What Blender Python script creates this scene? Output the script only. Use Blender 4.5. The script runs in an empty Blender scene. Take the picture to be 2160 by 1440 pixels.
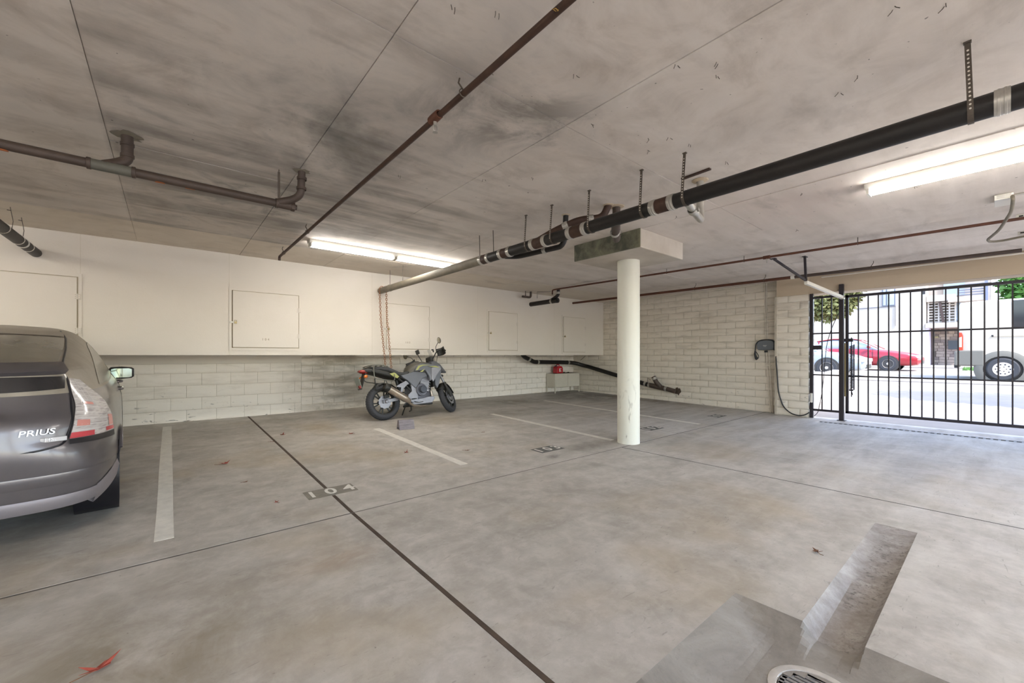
import bpy, bmesh, math, random
import numpy as np
from mathutils import Vector, Matrix, Euler

random.seed(7)
SC = bpy.context.scene
COL = SC.collection
PI = math.pi
R = math.radians

# ------------------------------------------------------------------ camera
EYE = 1.22
CEIL = 2.765
cam_d = bpy.data.cameras.new('camera')
cam = bpy.data.objects.new('camera', cam_d)
COL.objects.link(cam)
cam.location = (0, 0, EYE)
cam.rotation_euler = (R(90), 0, R(-40))
cam_d.sensor_fit = 'HORIZONTAL'
cam_d.sensor_width = 36.0
cam_d.lens = 862.0 / 2160.0 * 36.0
cam_d.shift_y = 29.0 / 2160.0
cam_d.clip_start = 0.05
cam_d.clip_end = 500
SC.camera = cam

# ------------------------------------------------------------------ world, sun, exposure
W = bpy.data.worlds.new('sky_world')
SC.world = W
W.use_nodes = True
nt = W.node_tree
bg = nt.nodes['Background']
sky = nt.nodes.new('ShaderNodeTexSky')
sky.sky_type = 'NISHITA'
sky.sun_disc = False
sky.sun_elevation = R(58)
sky.sun_rotation = R(160)
sky.air_density = 1.0
sky.dust_density = 1.5
nt.links.new(sky.outputs[0], bg.inputs[0])
bg.inputs[1].default_value = 0.62

sun_d = bpy.data.lights.new('sun', 'SUN')
sun = bpy.data.objects.new('sun', sun_d)
COL.objects.link(sun)
sun.location = (14, -8, 12)
SUN_DIR = Vector((0.22, 0.55, -0.80)).normalized()
sun.rotation_euler = SUN_DIR.to_track_quat('-Z', 'Y').to_euler()
sun_d.energy = 4.2
sun_d.angle = R(0.6)
sun_d.color = (1.0, 0.95, 0.88)

vs = SC.view_settings
vs.view_transform = 'Standard'
vs.look = 'None'
vs.gamma = 1.0
vs.use_curve_mapping = False
vs.exposure = 0.9
TUBE_POWER = 30.0

# ------------------------------------------------------------------ helpers
def lin(v):
    v /= 255.0
    return v / 12.92 if v <= 0.04045 else ((v + 0.055) / 1.055) ** 2.4

def C(h):
    h = h.lstrip('#')
    return (lin(int(h[0:2], 16)), lin(int(h[2:4], 16)), lin(int(h[4:6], 16)), 1.0)

MATS = {}

def mat(name, col, rough=0.6, metal=0.0, var=0.0, vscale=6.0, bump=0.0, bscale=40.0, spec=0.5, emit=None, estr=0.0, coat=0.0, alpha=1.0, trans=0.0, stretch=None):
    if name in MATS:
        return MATS[name]
    m = bpy.data.materials.new(name)
    m.use_nodes = True
    t = m.node_tree
    b = t.nodes['Principled BSDF']
    c = C(col) if isinstance(col, str) else col
    b.inputs['Base Color'].default_value = c
    b.inputs['Roughness'].default_value = rough
    b.inputs['Metallic'].default_value = metal
    b.inputs['Specular IOR Level'].default_value = spec
    b.inputs['Coat Weight'].default_value = coat
    b.inputs['Coat Roughness'].default_value = 0.08
    b.inputs['Alpha'].default_value = alpha
    b.inputs['Transmission Weight'].default_value = trans
    if emit:
        b.inputs['Emission Color'].default_value = C(emit)
        b.inputs['Emission Strength'].default_value = estr
    if var or bump:
        tc = t.nodes.new('ShaderNodeTexCoord')
        src = tc.outputs['Object']
        if stretch:
            mp = t.nodes.new('ShaderNodeMapping')
            mp.inputs['Scale'].default_value = stretch
            t.links.new(src, mp.inputs[0])
            src = mp.outputs[0]
    if var:
        n = t.nodes.new('ShaderNodeTexNoise')
        n.inputs['Scale'].default_value = vscale
        n.inputs['Detail'].default_value = 6
        n.inputs['Roughness'].default_value = 0.65
        t.links.new(src, n.inputs['Vector'])
        r = t.nodes.new('ShaderNodeValToRGB')
        r.color_ramp.elements[0].position = 0.3
        r.color_ramp.elements[1].position = 0.7
        r.color_ramp.elements[0].color = tuple(x * (1 - var) for x in c[:3]) + (1,)
        r.color_ramp.elements[1].color = tuple(min(1, x * (1 + var)) for x in c[:3]) + (1,)
        t.links.new(n.outputs['Fac'], r.inputs[0])
        t.links.new(r.outputs[0], b.inputs['Base Color'])
    if bump:
        n2 = t.nodes.new('ShaderNodeTexNoise')
        n2.inputs['Scale'].default_value = bscale
        n2.inputs['Detail'].default_value = 5
        t.links.new(src, n2.inputs['Vector'])
        bp = t.nodes.new('ShaderNodeBump')
        bp.inputs['Strength'].default_value = bump
        bp.inputs['Distance'].default_value = 0.01
        t.links.new(n2.outputs['Fac'], bp.inputs['Height'])
        t.links.new(bp.outputs[0], b.inputs['Normal'])
    MATS[name] = m
    return m


class NT:
    """small wrapper to write node materials; coordinates are world positions so the stains run on across pieces"""
    def __init__(s, name, rough=0.7):
        s.m = bpy.data.materials.new(name)
        s.m.use_nodes = True
        s.t = s.m.node_tree
        s.b = s.t.nodes['Principled BSDF']
        s.b.inputs['Roughness'].default_value = rough
        g = s.t.nodes.new('ShaderNodeNewGeometry')
        s.pos = g.outputs['Position']
        MATS[name] = s.m

    def n(s, k):
        return s.t.nodes.new(k)

    def link(s, a, b):
        s.t.links.new(a, b)

    def mapped(s, scale=(1, 1, 1), rot=(0, 0, 0), loc=(0, 0, 0)):
        mp = s.n('ShaderNodeMapping')
        mp.inputs['Scale'].default_value = scale
        mp.inputs['Rotation'].default_value = rot
        mp.inputs['Location'].default_value = loc
        s.link(s.pos, mp.inputs[0])
        return mp.outputs[0]

    def noise(s, scale, detail=6, rough=0.6, dist=0.0, vec=None):
        n = s.n('ShaderNodeTexNoise')
        n.inputs['Scale'].default_value = scale
        n.inputs['Detail'].default_value = detail
        n.inputs['Roughness'].default_value = rough
        n.inputs['Distortion'].default_value = dist
        s.link(vec if vec is not None else s.pos, n.inputs['Vector'])
        return n.outputs['Fac']

    def ramp(s, fac, stops):
        r = s.n('ShaderNodeValToRGB')
        e = r.color_ramp.elements
        while len(e) < len(stops):
            e.new(0.5)
        for el, (p, c) in zip(e, stops):
            el.position = p
            el.color = c if not isinstance(c, str) else C(c)
        s.link(fac, r.inputs[0])
        return r.outputs[0]

    def fac(s, f, a, b, lo=0.0, hi=1.0):
        mr = s.n('ShaderNodeMapRange')
        mr.inputs[1].default_value = a
        mr.inputs[2].default_value = b
        mr.inputs[3].default_value = lo
        mr.inputs[4].default_value = hi
        s.link(f, mr.inputs[0])
        return mr.outputs[0]

    def mix(s, f, a, b, mode='MIX'):
        mx = s.n('ShaderNodeMix')
        mx.data_type = 'RGBA'
        mx.blend_type = mode
        for sock, v in ((mx.inputs[0], f), (mx.inputs[6], a), (mx.inputs[7], b)):
            if isinstance(v, (int, float)):
                sock.default_value = v
            elif isinstance(v, str):
                sock.default_value = C(v)
            elif isinstance(v, tuple):
                sock.default_value = v
            else:
                s.link(v, sock)
        return mx.outputs[2]

    def math(s, op, a, b=0.0):
        m = s.n('ShaderNodeMath')
        m.operation = op
        for sock, v in ((m.inputs[0], a), (m.inputs[1], b)):
            if isinstance(v, (int, float)):
                sock.default_value = v
            else:
                s.link(v, sock)
        return m.outputs[0]

    def xyz(s):
        sp = s.n('ShaderNodeSeparateXYZ')
        s.link(s.pos, sp.inputs[0])
        return sp.outputs

    def blob(s, cx, cy, rx, ry, wob=0.0):
        """soft elliptical stain mask in plan, 1 in the middle"""
        mp = s.n('ShaderNodeMapping')
        mp.vector_type = 'TEXTURE'
        mp.inputs['Location'].default_value = (cx, cy, 0)
        mp.inputs['Scale'].default_value = (rx, ry, 1000)
        s.link(s.pos, mp.inputs[0])
        ln = s.n('ShaderNodeVectorMath')
        ln.operation = 'LENGTH'
        s.link(mp.outputs[0], ln.inputs[0])
        return s.fac(ln.outputs['Value'], 0.25, 1.0, 1.0, 0.0)

    def out(s, col, bump=None, bstr=0.2, bdist=0.01, rough=None):
        s.link(col, s.b.inputs['Base Color'])
        if bump is not None:
            bp = s.n('ShaderNodeBump')
            bp.inputs['Strength'].default_value = bstr
            bp.inputs['Distance'].default_value = bdist
            s.link(bump, bp.inputs['Height'])
            s.link(bp.outputs[0], s.b.inputs['Normal'])
        if rough is not None:
            s.link(rough, s.b.inputs['Roughness'])
        return s.m


def tag(o, label=None, cat=None, group=None, kind=None):
    if label: o['label'] = label
    if cat: o['category'] = cat
    if group: o['group'] = group
    if kind: o['kind'] = kind
    return o


def empty(name, loc=(0, 0, 0), rot=(0, 0, 0)):
    o = bpy.data.objects.new(name, None)
    o.empty_display_size = 0.1
    o.location = loc
    o.rotation_euler = rot
    COL.objects.link(o)
    return o


class MB:
    def __init__(s):
        s.v = []
        s.f = []

    def add(s, vs, fs):
        n = len(s.v)
        s.v += [tuple(p) for p in vs]
        s.f += [tuple(i + n for i in f) for f in fs]
        return s

    def box(s, x0, x1, y0, y1, z0, z1):
        return s.add([(x0, y0, z0), (x1, y0, z0), (x1, y1, z0), (x0, y1, z0), (x0, y0, z1), (x1, y0, z1), (x1, y1, z1), (x0, y1, z1)],
                     [(0, 3, 2, 1), (4, 5, 6, 7), (0, 1, 5, 4), (1, 2, 6, 5), (2, 3, 7, 6), (3, 0, 4, 7)])

    def obox(s, c, size, M=None):
        """box centred at c with a rotation matrix"""
        hx, hy, hz = (k / 2 for k in size)
        M = M or Matrix.Identity(3)
        pts = [M @ Vector(p) + Vector(c) for p in ((-hx, -hy, -hz), (hx, -hy, -hz), (hx, hy, -hz), (-hx, hy, -hz), (-hx, -hy, hz), (hx, -hy, hz), (hx, hy, hz), (-hx, hy, hz))]
        return s.add(pts, [(0, 3, 2, 1), (4, 5, 6, 7), (0, 1, 5, 4), (1, 2, 6, 5), (2, 3, 7, 6), (3, 0, 4, 7)])

    def bar(s, a, b, w, h=None, up=(0, 0, 1)):
        """rectangular bar from a to b"""
        a, b = Vector(a), Vector(b)
        h = h or w
        d = (b - a).normalized()
        u = Vector(up)
        if abs(d.dot(u)) > 0.98:
            u = Vector((1, 0, 0))
        x = d.cross(u).normalized()
        z = x.cross(d).normalized()
        pts = [p + x * i * w / 2 + z * j * h / 2 for p in (a, b) for i, j in ((-1, -1), (1, -1), (1, 1), (-1, 1))]
        return s.add(pts, [(0, 1, 2, 3), (7, 6, 5, 4), (0, 4, 5, 1), (1, 5, 6, 2), (2, 6, 7, 3), (3, 7, 4, 0)])

    def tube(s, pts, r, n=10, cap=True, closed=False, sq=1.0):
        pts = [Vector(p) for p in pts]
        m = len(pts)
        rs = r if isinstance(r, (list, tuple)) else [r] * m
        up = None
        rings = []
        for i, p in enumerate(pts):
            if closed:
                d = (pts[(i + 1) % m] - pts[i - 1]).normalized()
            else:
                d = (pts[min(i + 1, m - 1)] - pts[max(i - 1, 0)]).normalized()
            if up is None:
                up = Vector((0, 0, 1)) if abs(d.z) < 0.9 else Vector((1, 0, 0))
            x = d.cross(up).normalized()
            up = x.cross(d).normalized()
            rings.append([p + (x * math.cos(2 * PI * k / n) + up * sq * math.sin(2 * PI * k / n)) * rs[i] for k in range(n)])
        base = len(s.v)
        for rg in rings:
            s.v += [tuple(q) for q in rg]
        for i in range(m if closed else m - 1):
            a, b = base + i * n, base + ((i + 1) % m) * n
            for k in range(n):
                s.f.append((a + k, a + (k + 1) % n, b + (k + 1) % n, b + k))
        if cap and not closed:
            s.f.append(tuple(base + k for k in reversed(range(n))))
            s.f.append(tuple(base + (m - 1) * n + k for k in range(n)))
        return s

    def lathe(s, prof, n=24, M=None, closed=False, a0=0, a1=2 * PI):
        """profile [(r, h)] turned about local z, then transformed by 4x4 M"""
        M = M or Matrix.Identity(4)
        base = len(s.v)
        full = abs(a1 - a0 - 2 * PI) < 1e-6
        k = n if full else n + 1
        for (r, h) in prof:
            for i in range(k):
                a = a0 + (a1 - a0) * i / n
                s.v.append(tuple(M @ Vector((r * math.cos(a), r * math.sin(a), h))))
        m = len(prof)
        for j in range(m if closed else m - 1):
            for i in range(n):
                a, b = base + j * k, base + ((j + 1) % m) * k
                i2 = (i + 1) % k
                s.f.append((a + i, a + i2, b + i2, b + i))
        return s

    def prism(s, poly, a, b, ax='y'):
        """2-D polygon extruded along an axis from a to b; poly in the other two axes in order"""
        n = len(poly)
        def P(u, v, w):
            return {'x': (w, u, v), 'y': (u, w, v), 'z': (u, v, w)}[ax]
        vs = [P(u, v, a) for u, v in poly] + [P(u, v, b) for u, v in poly]
        fs = [tuple(range(n)), tuple(reversed(range(n, 2 * n)))]
        fs += [(i, i + n, (i + 1) % n + n, (i + 1) % n) for i in range(n)]
        return s.add(vs, fs)

    def grid(s, P):
        """P rows of points"""
        m, n = len(P), len(P[0])
        return s.add([p for row in P for p in row], [(i * n + j, i * n + j + 1, (i + 1) * n + j + 1, (i + 1) * n + j) for i in range(m - 1) for j in range(n - 1)])

    def slab_grid(s, P, N):
        """grid with thickness N (vector)"""
        n0 = len(s.v)
        m, n = len(P), len(P[0])
        s.grid(P)
        N = Vector(N)
        s.add([Vector(p) + N for row in P for p in row], [(i * n + j + n, i * n + j + n + 1, i * n + j + 1, i * n + j) for i in range(m - 1) for j in range(n - 1)])
        o = m * n
        ed = [j for j in range(n)] + [i * n + n - 1 for i in range(1, m)] + [(m - 1) * n + j for j in range(n - 2, -1, -1)] + [i * n for i in range(m - 2, 0, -1)]
        for a, b in zip(ed, ed[1:] + ed[:1]):
            s.f.append((n0 + b, n0 + a, n0 + a + o, n0 + b + o))
        return s

    def xf(s, M):
        s.v = [tuple(M @ Vector(p)) for p in s.v]
        return s

    def mirror(s, ax=0):
        n = len(s.v)
        s.v += [tuple(-c if i == ax else c for i, c in enumerate(p)) for p in s.v]
        s.f += [tuple(reversed([i + n for i in f])) for f in s.f]
        return s

    def mesh(s, name, m=None, smooth=None, fix=True):
        me = bpy.data.meshes.new(name)
        me.from_pydata(s.v, [], s.f)
        if fix:
            bm = bmesh.new()
            bm.from_mesh(me)
            bmesh.ops.recalc_face_normals(bm, faces=bm.faces)
            bm.to_mesh(me)
            bm.free()
        if m:
            me.materials.append(m)
        if smooth:
            me.shade_smooth()
            me.set_sharp_from_angle(angle=R(smooth))
        return me

    def obj(s, name, m, parent=None, smooth=None, bevel=0, seg=2, recenter=True, world=True, fix=True):
        """one mesh object; vertices are in world space (or in the parent's space when world=False)"""
        off = Vector((0, 0, 0))
        if parent is None and recenter and s.v:
            xs, ys, zs = zip(*s.v)
            off = Vector(((min(xs) + max(xs)) / 2, (min(ys) + max(ys)) / 2, min(zs)))
            s.v = [(x - off.x, y - off.y, z - off.z) for x, y, z in s.v]
        me = s.mesh(name, m, smooth, fix)
        o = bpy.data.objects.new(name, me)
        COL.objects.link(o)
        o.location = off
        if parent is not None:
            o.parent = parent
            if world:
                if parent.parent is not None:
                    o.matrix_parent_inverse = Matrix.Translation(-WPOS[parent.name])
                else:
                    o.matrix_parent_inverse = Matrix.Translation(-parent.location)
                WPOS[o.name] = Vector((0, 0, 0))
        if bevel:
            bv = o.modifiers.new('bevel', 'BEVEL')
            bv.width = bevel
            bv.segments = seg
            bv.limit_method = 'ANGLE'
            bv.angle_limit = R(35)
            bv.use_clamp_overlap = True
        return o


WPOS = {}


def place_mesh(name, me, parent, loc, rotz=0.0, scale=None):
    """object that shares mesh data; loc in world, parent unrotated"""
    o = bpy.data.objects.new(name, me)
    COL.objects.link(o)
    o.location = loc
    o.rotation_euler = (0, 0, rotz)
    if scale:
        o.scale = scale
    if parent is not None:
        o.parent = parent
        o.matrix_parent_inverse = Matrix.Translation(-parent.location)
    return o


def copy_tree(o, parent=None):
    c = o.copy()
    COL.objects.link(c)
    c.parent = parent
    for ch in list(o.children):
        copy_tree(ch, c)
    return c


def text_mesh(body, size, depth=0.0, bold=0.0, shear=0.0):
    cu = bpy.data.curves.new('lettering', 'FONT')
    cu.body = body
    cu.size = size
    cu.extrude = depth
    cu.offset = bold
    cu.shear = shear
    cu.align_x = 'CENTER'
    cu.align_y = 'CENTER'
    cu.resolution_u = 3
    ob = bpy.data.objects.new('lettering', cu)
    COL.objects.link(ob)
    dg = bpy.context.evaluated_depsgraph_get()
    dg.update()
    me = bpy.data.meshes.new_from_object(ob.evaluated_get(dg))
    bpy.data.objects.remove(ob)
    bpy.data.curves.remove(cu)
    return me


def text_obj(name, body, size, m, parent, M, depth=0.001, bold=0.0, shear=0.0, sx=1.0, sy=1.0):
    me = text_mesh(body, size, depth, bold, shear)
    me.transform(M @ Matrix.Diagonal((sx, sy, 1, 1)))
    me.materials.clear()
    me.materials.append(m)
    me.name = name
    o = bpy.data.objects.new(name, me)
    COL.objects.link(o)
    if parent is not None:
        o.parent = parent
        if not parent.parent:
            o.matrix_parent_inverse = Matrix.Translation(-parent.location) if parent.rotation_euler.to_quaternion().angle < 1e-6 else Matrix.Identity(4)
    return o


def axis_M(o, d):
    """4x4 placing local z along d at o"""
    q = Vector(d).to_track_quat('Z', 'Y')
    return Matrix.Translation(Vector(o)) @ q.to_matrix().to_4x4()


def arc(c, a, b, r, n=6):
    return []


def bend(pts, rad, n=5):
    """round the corners of a polyline"""
    pts = [Vector(p) for p in pts]
    out = [pts[0]]
    for i in range(1, len(pts) - 1):
        p, a, b = pts[i], pts[i - 1], pts[i + 1]
        k = min(rad, (a - p).length * 0.49, (b - p).length * 0.49)
        s0 = p + (a - p).normalized() * k
        s1 = p + (b - p).normalized() * k
        for j in range(n + 1):
            t = j / n
            out.append(s0 * (1 - t) ** 2 + p * 2 * t * (1 - t) + s1 * t * t)
    out.append(pts[-1])
    return out


SLOPE = 0.12 / (8.69 - 3.22)


def fz(y):
    """floor height"""
    return 0.0 if y <= 3.22 else SLOPE * (y - 3.22)
# ================================================================== MATERIALS OF THE SETTING
def make_floor_mat():
    k = NT('floor_concrete', 0.62)
    big = k.noise(0.55, 5, 0.6, 0.6)
    mid = k.noise(2.6, 8, 0.68, 0.4)
    streak = k.noise(1.6, 7, 0.65, 0.3, k.mapped((0.45, 2.6, 1), (0, 0, R(8))))
    fine = k.noise(38, 6, 0.7)
    base = k.ramp(big, [(0.3, '#a59e94'), (0.5, '#b5aea5'), (0.72, '#c1bbb3')])
    c = k.mix(k.fac(mid, 0.38, 0.68, 0.0, 0.55), base, '#8a8479')
    sm2 = k.noise(7.5, 8, 0.72, 0.3)
    c = k.mix(k.fac(sm2, 0.42, 0.72, 0.0, 0.4), c, '#7f786d')
    c = k.mix(k.fac(sm2, 0.5, 0.25, 0.0, 0.45), c, '#c4bfb5')
    c = k.mix(k.fac(streak, 0.45, 0.75, 0.0, 0.35), c, '#c6c2b8')
    tan = k.noise(0.8, 4, 0.55, 0.2, k.mapped((1, 1, 1), (0, 0, 0), (5.2, 1.7, 0)))
    c = k.mix(k.fac(tan, 0.52, 0.7, 0.0, 0.5), c, '#a08e70')
    # aisle floor turns greyer and streakier towards the gate
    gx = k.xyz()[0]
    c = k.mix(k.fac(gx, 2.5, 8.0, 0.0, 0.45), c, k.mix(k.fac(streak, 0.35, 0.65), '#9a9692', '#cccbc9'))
    # oily dirt stains, plus darker ellipses under the car and beside the column
    wob = k.noise(2.2, 6, 0.7, 0.8)
    for (x, y, rx, ry, s, col) in ((8.9, 7.2, 1.6, 1.5, 0.9, '#57534b'), (6.4, 7.6, 1.3, 0.7, 0.6, '#6f685b'), (5.2, 6.3, 1.2, 0.6, 0.45, '#776f60'),
                                   (1.5, 7.9, 0.55, 0.45, 0.6, '#776c58'), (-0.7, 5.2, 0.8, 2.4, 0.5, '#5f5c58'), (4.35, 3.55, 0.85, 0.28, 0.6, '#6c675c'),
                                   (3.55, 3.43, 0.16, 0.1, 0.8, '#55514a'), (9.55, 5.6, 0.5, 1.9, 0.65, '#6d5a44'), (0.75, 2.55, 0.35, 0.25, 0.5, '#94785a'),
                                   (-0.1, 2.2, 0.9, 0.8, 0.7, '#7a6d58'), (2.75, 1.95, 0.25, 0.2, 0.3, '#8d887d'), (5.6, 1.6, 0.5, 0.18, 0.6, '#77746e'),
                                   (3.4, 7.5, 1.2, 0.7, 0.4, '#8b7a5c'), (7.2, 4.6, 0.9, 0.5, 0.35, '#79746b'), (6.4, 0.6, 1.7, 0.25, 0.45, '#85827e')):
        c = k.mix(k.math('MULTIPLY', k.blob(x, y, rx, ry), k.fac(wob, 0.3, 0.6, 0.0, s)), c, col)
    # scuffs
    sc = k.noise(9, 3, 0.5, 2.5, k.mapped((0.6, 2.2, 1), (0, 0, R(-20))))
    c = k.mix(k.fac(sc, 0.66, 0.74, 0.0, 0.4), c, '#6a655c')
    sp = k.noise(60, 2, 0.5)
    c = k.mix(k.fac(sp, 0.72, 0.78, 0.0, 0.5), c, '#4e473d')
    h = k.math('ADD', k.math('MULTIPLY', mid, 0.6), k.math('MULTIPLY', fine, 0.5))
    return k.out(c, h, 0.18, 0.01, k.fac(mid, 0.3, 0.7, 0.5, 0.75))


def make_ceiling_mat():
    k = NT('ceiling_concrete', 0.85)
    px, py, pz = k.xyz()
    cloud = k.noise(0.9, 6, 0.6, 0.5)
    mid = k.noise(2.4, 8, 0.66, 0.6)
    streak = k.noise(1.3, 6, 0.6, 0.25, k.mapped((0.35, 2.6, 1), (0, 0, R(4))))
    grain = k.noise(9, 6, 0.7, 0.2, k.mapped((0.4, 6, 1), (0, 0, R(-3))))
    base = k.ramp(mid, [(0.3, '#bcb1a6'), (0.5, '#d6ccc2'), (0.7, '#e6ddd4')])
    # form-oil darkening in the middle bays
    zone = k.math('MULTIPLY', k.math('MULTIPLY', k.fac(px, 1.2, 3.4, 0.78, 0.0), k.fac(px, -.36, -.30, .4, 1.0)), k.math('MULTIPLY', k.fac(py, 6.36, 6.44, 1.0, 0.05), k.fac(py, 1.2, 3.6, .45, 1.0)))
    band = k.math('MAXIMUM', k.fac(streak, 0.40, 0.62, 0.0, 0.95), k.fac(mid, 0.43, 0.65, 0.0, 0.9))
    dark = k.math('MULTIPLY', k.math('MULTIPLY', zone, band), k.fac(cloud, 0.32, 0.58, 0.4, 1.0))
    c = k.mix(dark, base, '#625c54')
    blu = k.math('MULTIPLY', k.blob(1.0, 3.1, 0.9, 1.0), k.fac(cloud, 0.4, 0.62, 0.0, 0.75))
    c = k.mix(blu, c, '#5f5d59')
    d2 = k.math('MULTIPLY', k.blob(1.75, 2.0, 0.85, 0.7), k.fac(mid, 0.4, 0.6, 0.0, 0.8))
    c = k.mix(d2, c, '#746d65')
    d3 = k.math('MULTIPLY', k.blob(2.6, 4.2, 1.5, 1.5), k.fac(streak, 0.45, 0.62, 0.0, 0.65))
    c = k.mix(d3, c, '#7c756b')
    # dusty bays by soffit and gate; gate side paled in colour for daylight bounce
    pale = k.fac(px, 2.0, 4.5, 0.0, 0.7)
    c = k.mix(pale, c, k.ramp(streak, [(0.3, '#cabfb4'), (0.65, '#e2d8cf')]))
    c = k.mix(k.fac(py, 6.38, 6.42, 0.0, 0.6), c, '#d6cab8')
    pk = k.math('MULTIPLY', k.blob(5.0, 1.4, 1.4, 1.2), k.fac(mid, 0.35, 0.6, 0.0, 0.35))
    c = k.mix(pk, c, '#c9b2aa')
    ds = k.noise(1.5, 5, 0.6, 0.4, k.mapped((0.8, 1.6, 1), (0, 0, R(10)), (3, 8, 0)))
    c = k.mix(k.fac(ds, 0.56, 0.72, 0.0, 0.45), c, '#a1988e')
    c = k.mix(k.fac(grain, 0.62, 0.74, 0.0, 0.3), c, '#bdb2a7')
    hole = k.noise(26, 2, 0.4)
    c = k.mix(k.fac(hole, 0.76, 0.79, 0.0, 0.7), c, '#4a433b')
    return k.out(c, k.math('ADD', grain, k.math('MULTIPLY', mid, 0.5)), 0.22, 0.008)


def make_paint_mat(name, a, b, dirt, dirt_amt, rough=0.55, grime=0.0):
    k = NT(name, rough)
    big = k.noise(0.7, 4, 0.5)
    c = k.ramp(big, [(0.3, a), (0.7, b)])
    px, py, pz = k.xyz()
    d = k.noise(2.3, 8, 0.7, 0.6, k.mapped((0.9, 0.9, 2.4)))
    c = k.mix(k.fac(d, 0.55, 0.78, 0.0, dirt_amt), c, dirt)
    if grime:
        low = k.math('MULTIPLY', k.fac(pz, 0.2, 0.75, 1.0, 0.0), k.fac(k.noise(7, 4, 0.6, 1.6, k.mapped((0.6, 0.6, 2))), 0.63, 0.7, 0.0, grime))
        c = k.mix(low, c, '#4b453d')
        ln = k.math('MULTIPLY', k.fac(k.noise(3.3, 5, 0.65, 0.3, k.mapped((0.5, 0.5, 3.2))), 0.5, 0.66, 0.0, 0.55), k.fac(pz, 0.35, 1.15, 0.3, 0.8))
        c = k.mix(ln, c, dirt)
        soot = k.math('MULTIPLY', k.math('MULTIPLY', k.fac(px, 1.5, 2.4, 0, 1), k.fac(px, 3.4, 2.9, 0, 1)), k.fac(k.noise(2.2, 6, .65, .3, k.mapped((.7, .7, 3))), .38, .62, .1, .75))
        c = k.mix(soot, c, '#8d8371')
    f = k.noise(55, 5, 0.6)
    return k.out(c, k.math('ADD', f, k.math('MULTIPLY', d, 0.6)), 0.15, 0.006)


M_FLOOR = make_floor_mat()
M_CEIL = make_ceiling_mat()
M_SOFFIT = make_paint_mat('soffit_paint', '#d2cabd', '#d8d0c5', '#c8bdab', 0.25)
M_BLOCK = make_paint_mat('block_paint', '#ebe2d6', '#efe8dc', '#c2b7a6', 0.4, 0.6, 0.8)
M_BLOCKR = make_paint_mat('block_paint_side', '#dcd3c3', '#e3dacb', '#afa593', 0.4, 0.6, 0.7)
M_MORTAR = mat('painted_mortar', '#c8bfae', 0.8, var=0.15)
M_JOINT = mat('joint_dirt', '#4a3c30', 0.95, var=0.3, vscale=9)
M_BEAM = make_paint_mat('beam_concrete', '#b6a48b', '#bfae97', '#9b8a72', 0.3, 0.75)
M_COLUMN = make_paint_mat('column_paint', '#d8d6c6', '#dcdacb', '#bdb8a4', 0.3, 0.5)
M_PAINT = mat('worn_road_paint', '#d6d2c8', 0.7, var=0.12, vscale=14)
M_STENCIL = mat('stencil_grey', '#7b7569', 0.75, var=0.18, vscale=20)
M_STENCIL_DK = mat('stencil_dark', '#5f5d59', 0.75, var=0.18, vscale=20)
M_BLACKIRON = mat('black_cast_iron', '#17120f', 0.5, 0.0, var=0.35, vscale=9, bump=0.15, bscale=60)
M_BROWNIRON = mat('brown_cast_iron', '#473a32', 0.6, 0.0, var=0.25, vscale=7, bump=0.1)
M_GREYIRON = mat('dusty_iron', '#7c7465', 0.7, 0.0, var=0.2, vscale=5)
M_RUST = mat('rusty_pipe', '#402a1e', 0.65, 0.0, var=0.35, vscale=8, bump=0.15)
M_RUSTRED = mat('red_brown_pipe', '#55301f', 0.6, 0.0, var=0.25, vscale=6)
M_RUSTSPOT = mat('rust_spot', '#a05c33', 0.8, var=0.2)
M_STEEL = mat('galvanised_steel', '#b8b4ac', 0.38, 0.75, var=0.15, vscale=12)
M_STRAP = mat('strap_steel', '#5d544b', 0.55, 0.5, var=0.3, vscale=20)
M_BLACK = mat('black_steel', '#2b262b', 0.45, 0.2)
M_WHITEMETAL = mat('white_enamel', '#dcd8cd', 0.4)
M_TUBE = mat('lit_tube', '#ffffff', 0.3, emit='#fffcf7', estr=TUBE_POWER)
M_GREYPLASTIC = mat('grey_plastic', '#62676c', 0.45)
M_BLACKPLASTIC = mat('black_plastic', '#1d1e22', 0.45)
M_RUBBER = mat('tyre_rubber', '#3a3a3d', 0.8, bump=0.1, bscale=50)

# ================================================================== FLOOR
XW, YB, YS = 9.83, 8.69, 7.52      # right block wall, back block wall, soffit face
JA, JC, JD = 1.09, 4.60, 6.10
floor = MB().add([(-9, -9, -0.09), (10.4, -9, -0.09), (10.4, 3.22, -0.09), (-9, 3.22, -0.09), (-9, YB + .3, fz(YB + .3) - 0.02), (10.4, YB + .3, fz(YB + .3) - 0.02), (10.4, 3.22, -0.02), (-9, 3.22, -0.02)],
                 [(0, 1, 2, 3), (7, 6, 5, 4), (3, 2, 6, 7)]).obj('floor', M_JOINT, recenter=False)
tag(floor, 'grey concrete garage floor in large slabs with dirt-filled joints', kind='structure')


def slab(x0, x1, y0, y1):
    n = max(2, int((y1 - y0) / 1.0))
    P = [[(x0, y0 + (y1 - y0) * i / n, fz(y0 + (y1 - y0) * i / n)), (x1, y0 + (y1 - y0) * i / n, fz(y0 + (y1 - y0) * i / n))] for i in range(n + 1)]
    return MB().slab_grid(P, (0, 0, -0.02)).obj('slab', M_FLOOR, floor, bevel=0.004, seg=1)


slab(-9, JA - .012, 3.227, YB + .2)
slab(JA + .012, JD - .004, 3.227, YB + .2)
slab(JD + .004, 10.3, 3.227, YB + .2)
slab(-9, JA - .012, -9, 3.213)
slab(JC + .0085, 9.10, -9, 3.213)
slab(9.24, 10.3, -9, 3.213)
slab(9.10, 9.24, 2.13, 3.213)
M_JOINTDK = mat('joint_sealant', '#1f1c1b', .9, var=.3, vscale=9)
M_JOINTGR = mat('joint_grey_dirt', '#5a534c', .9, var=.3, vscale=9)


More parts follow.
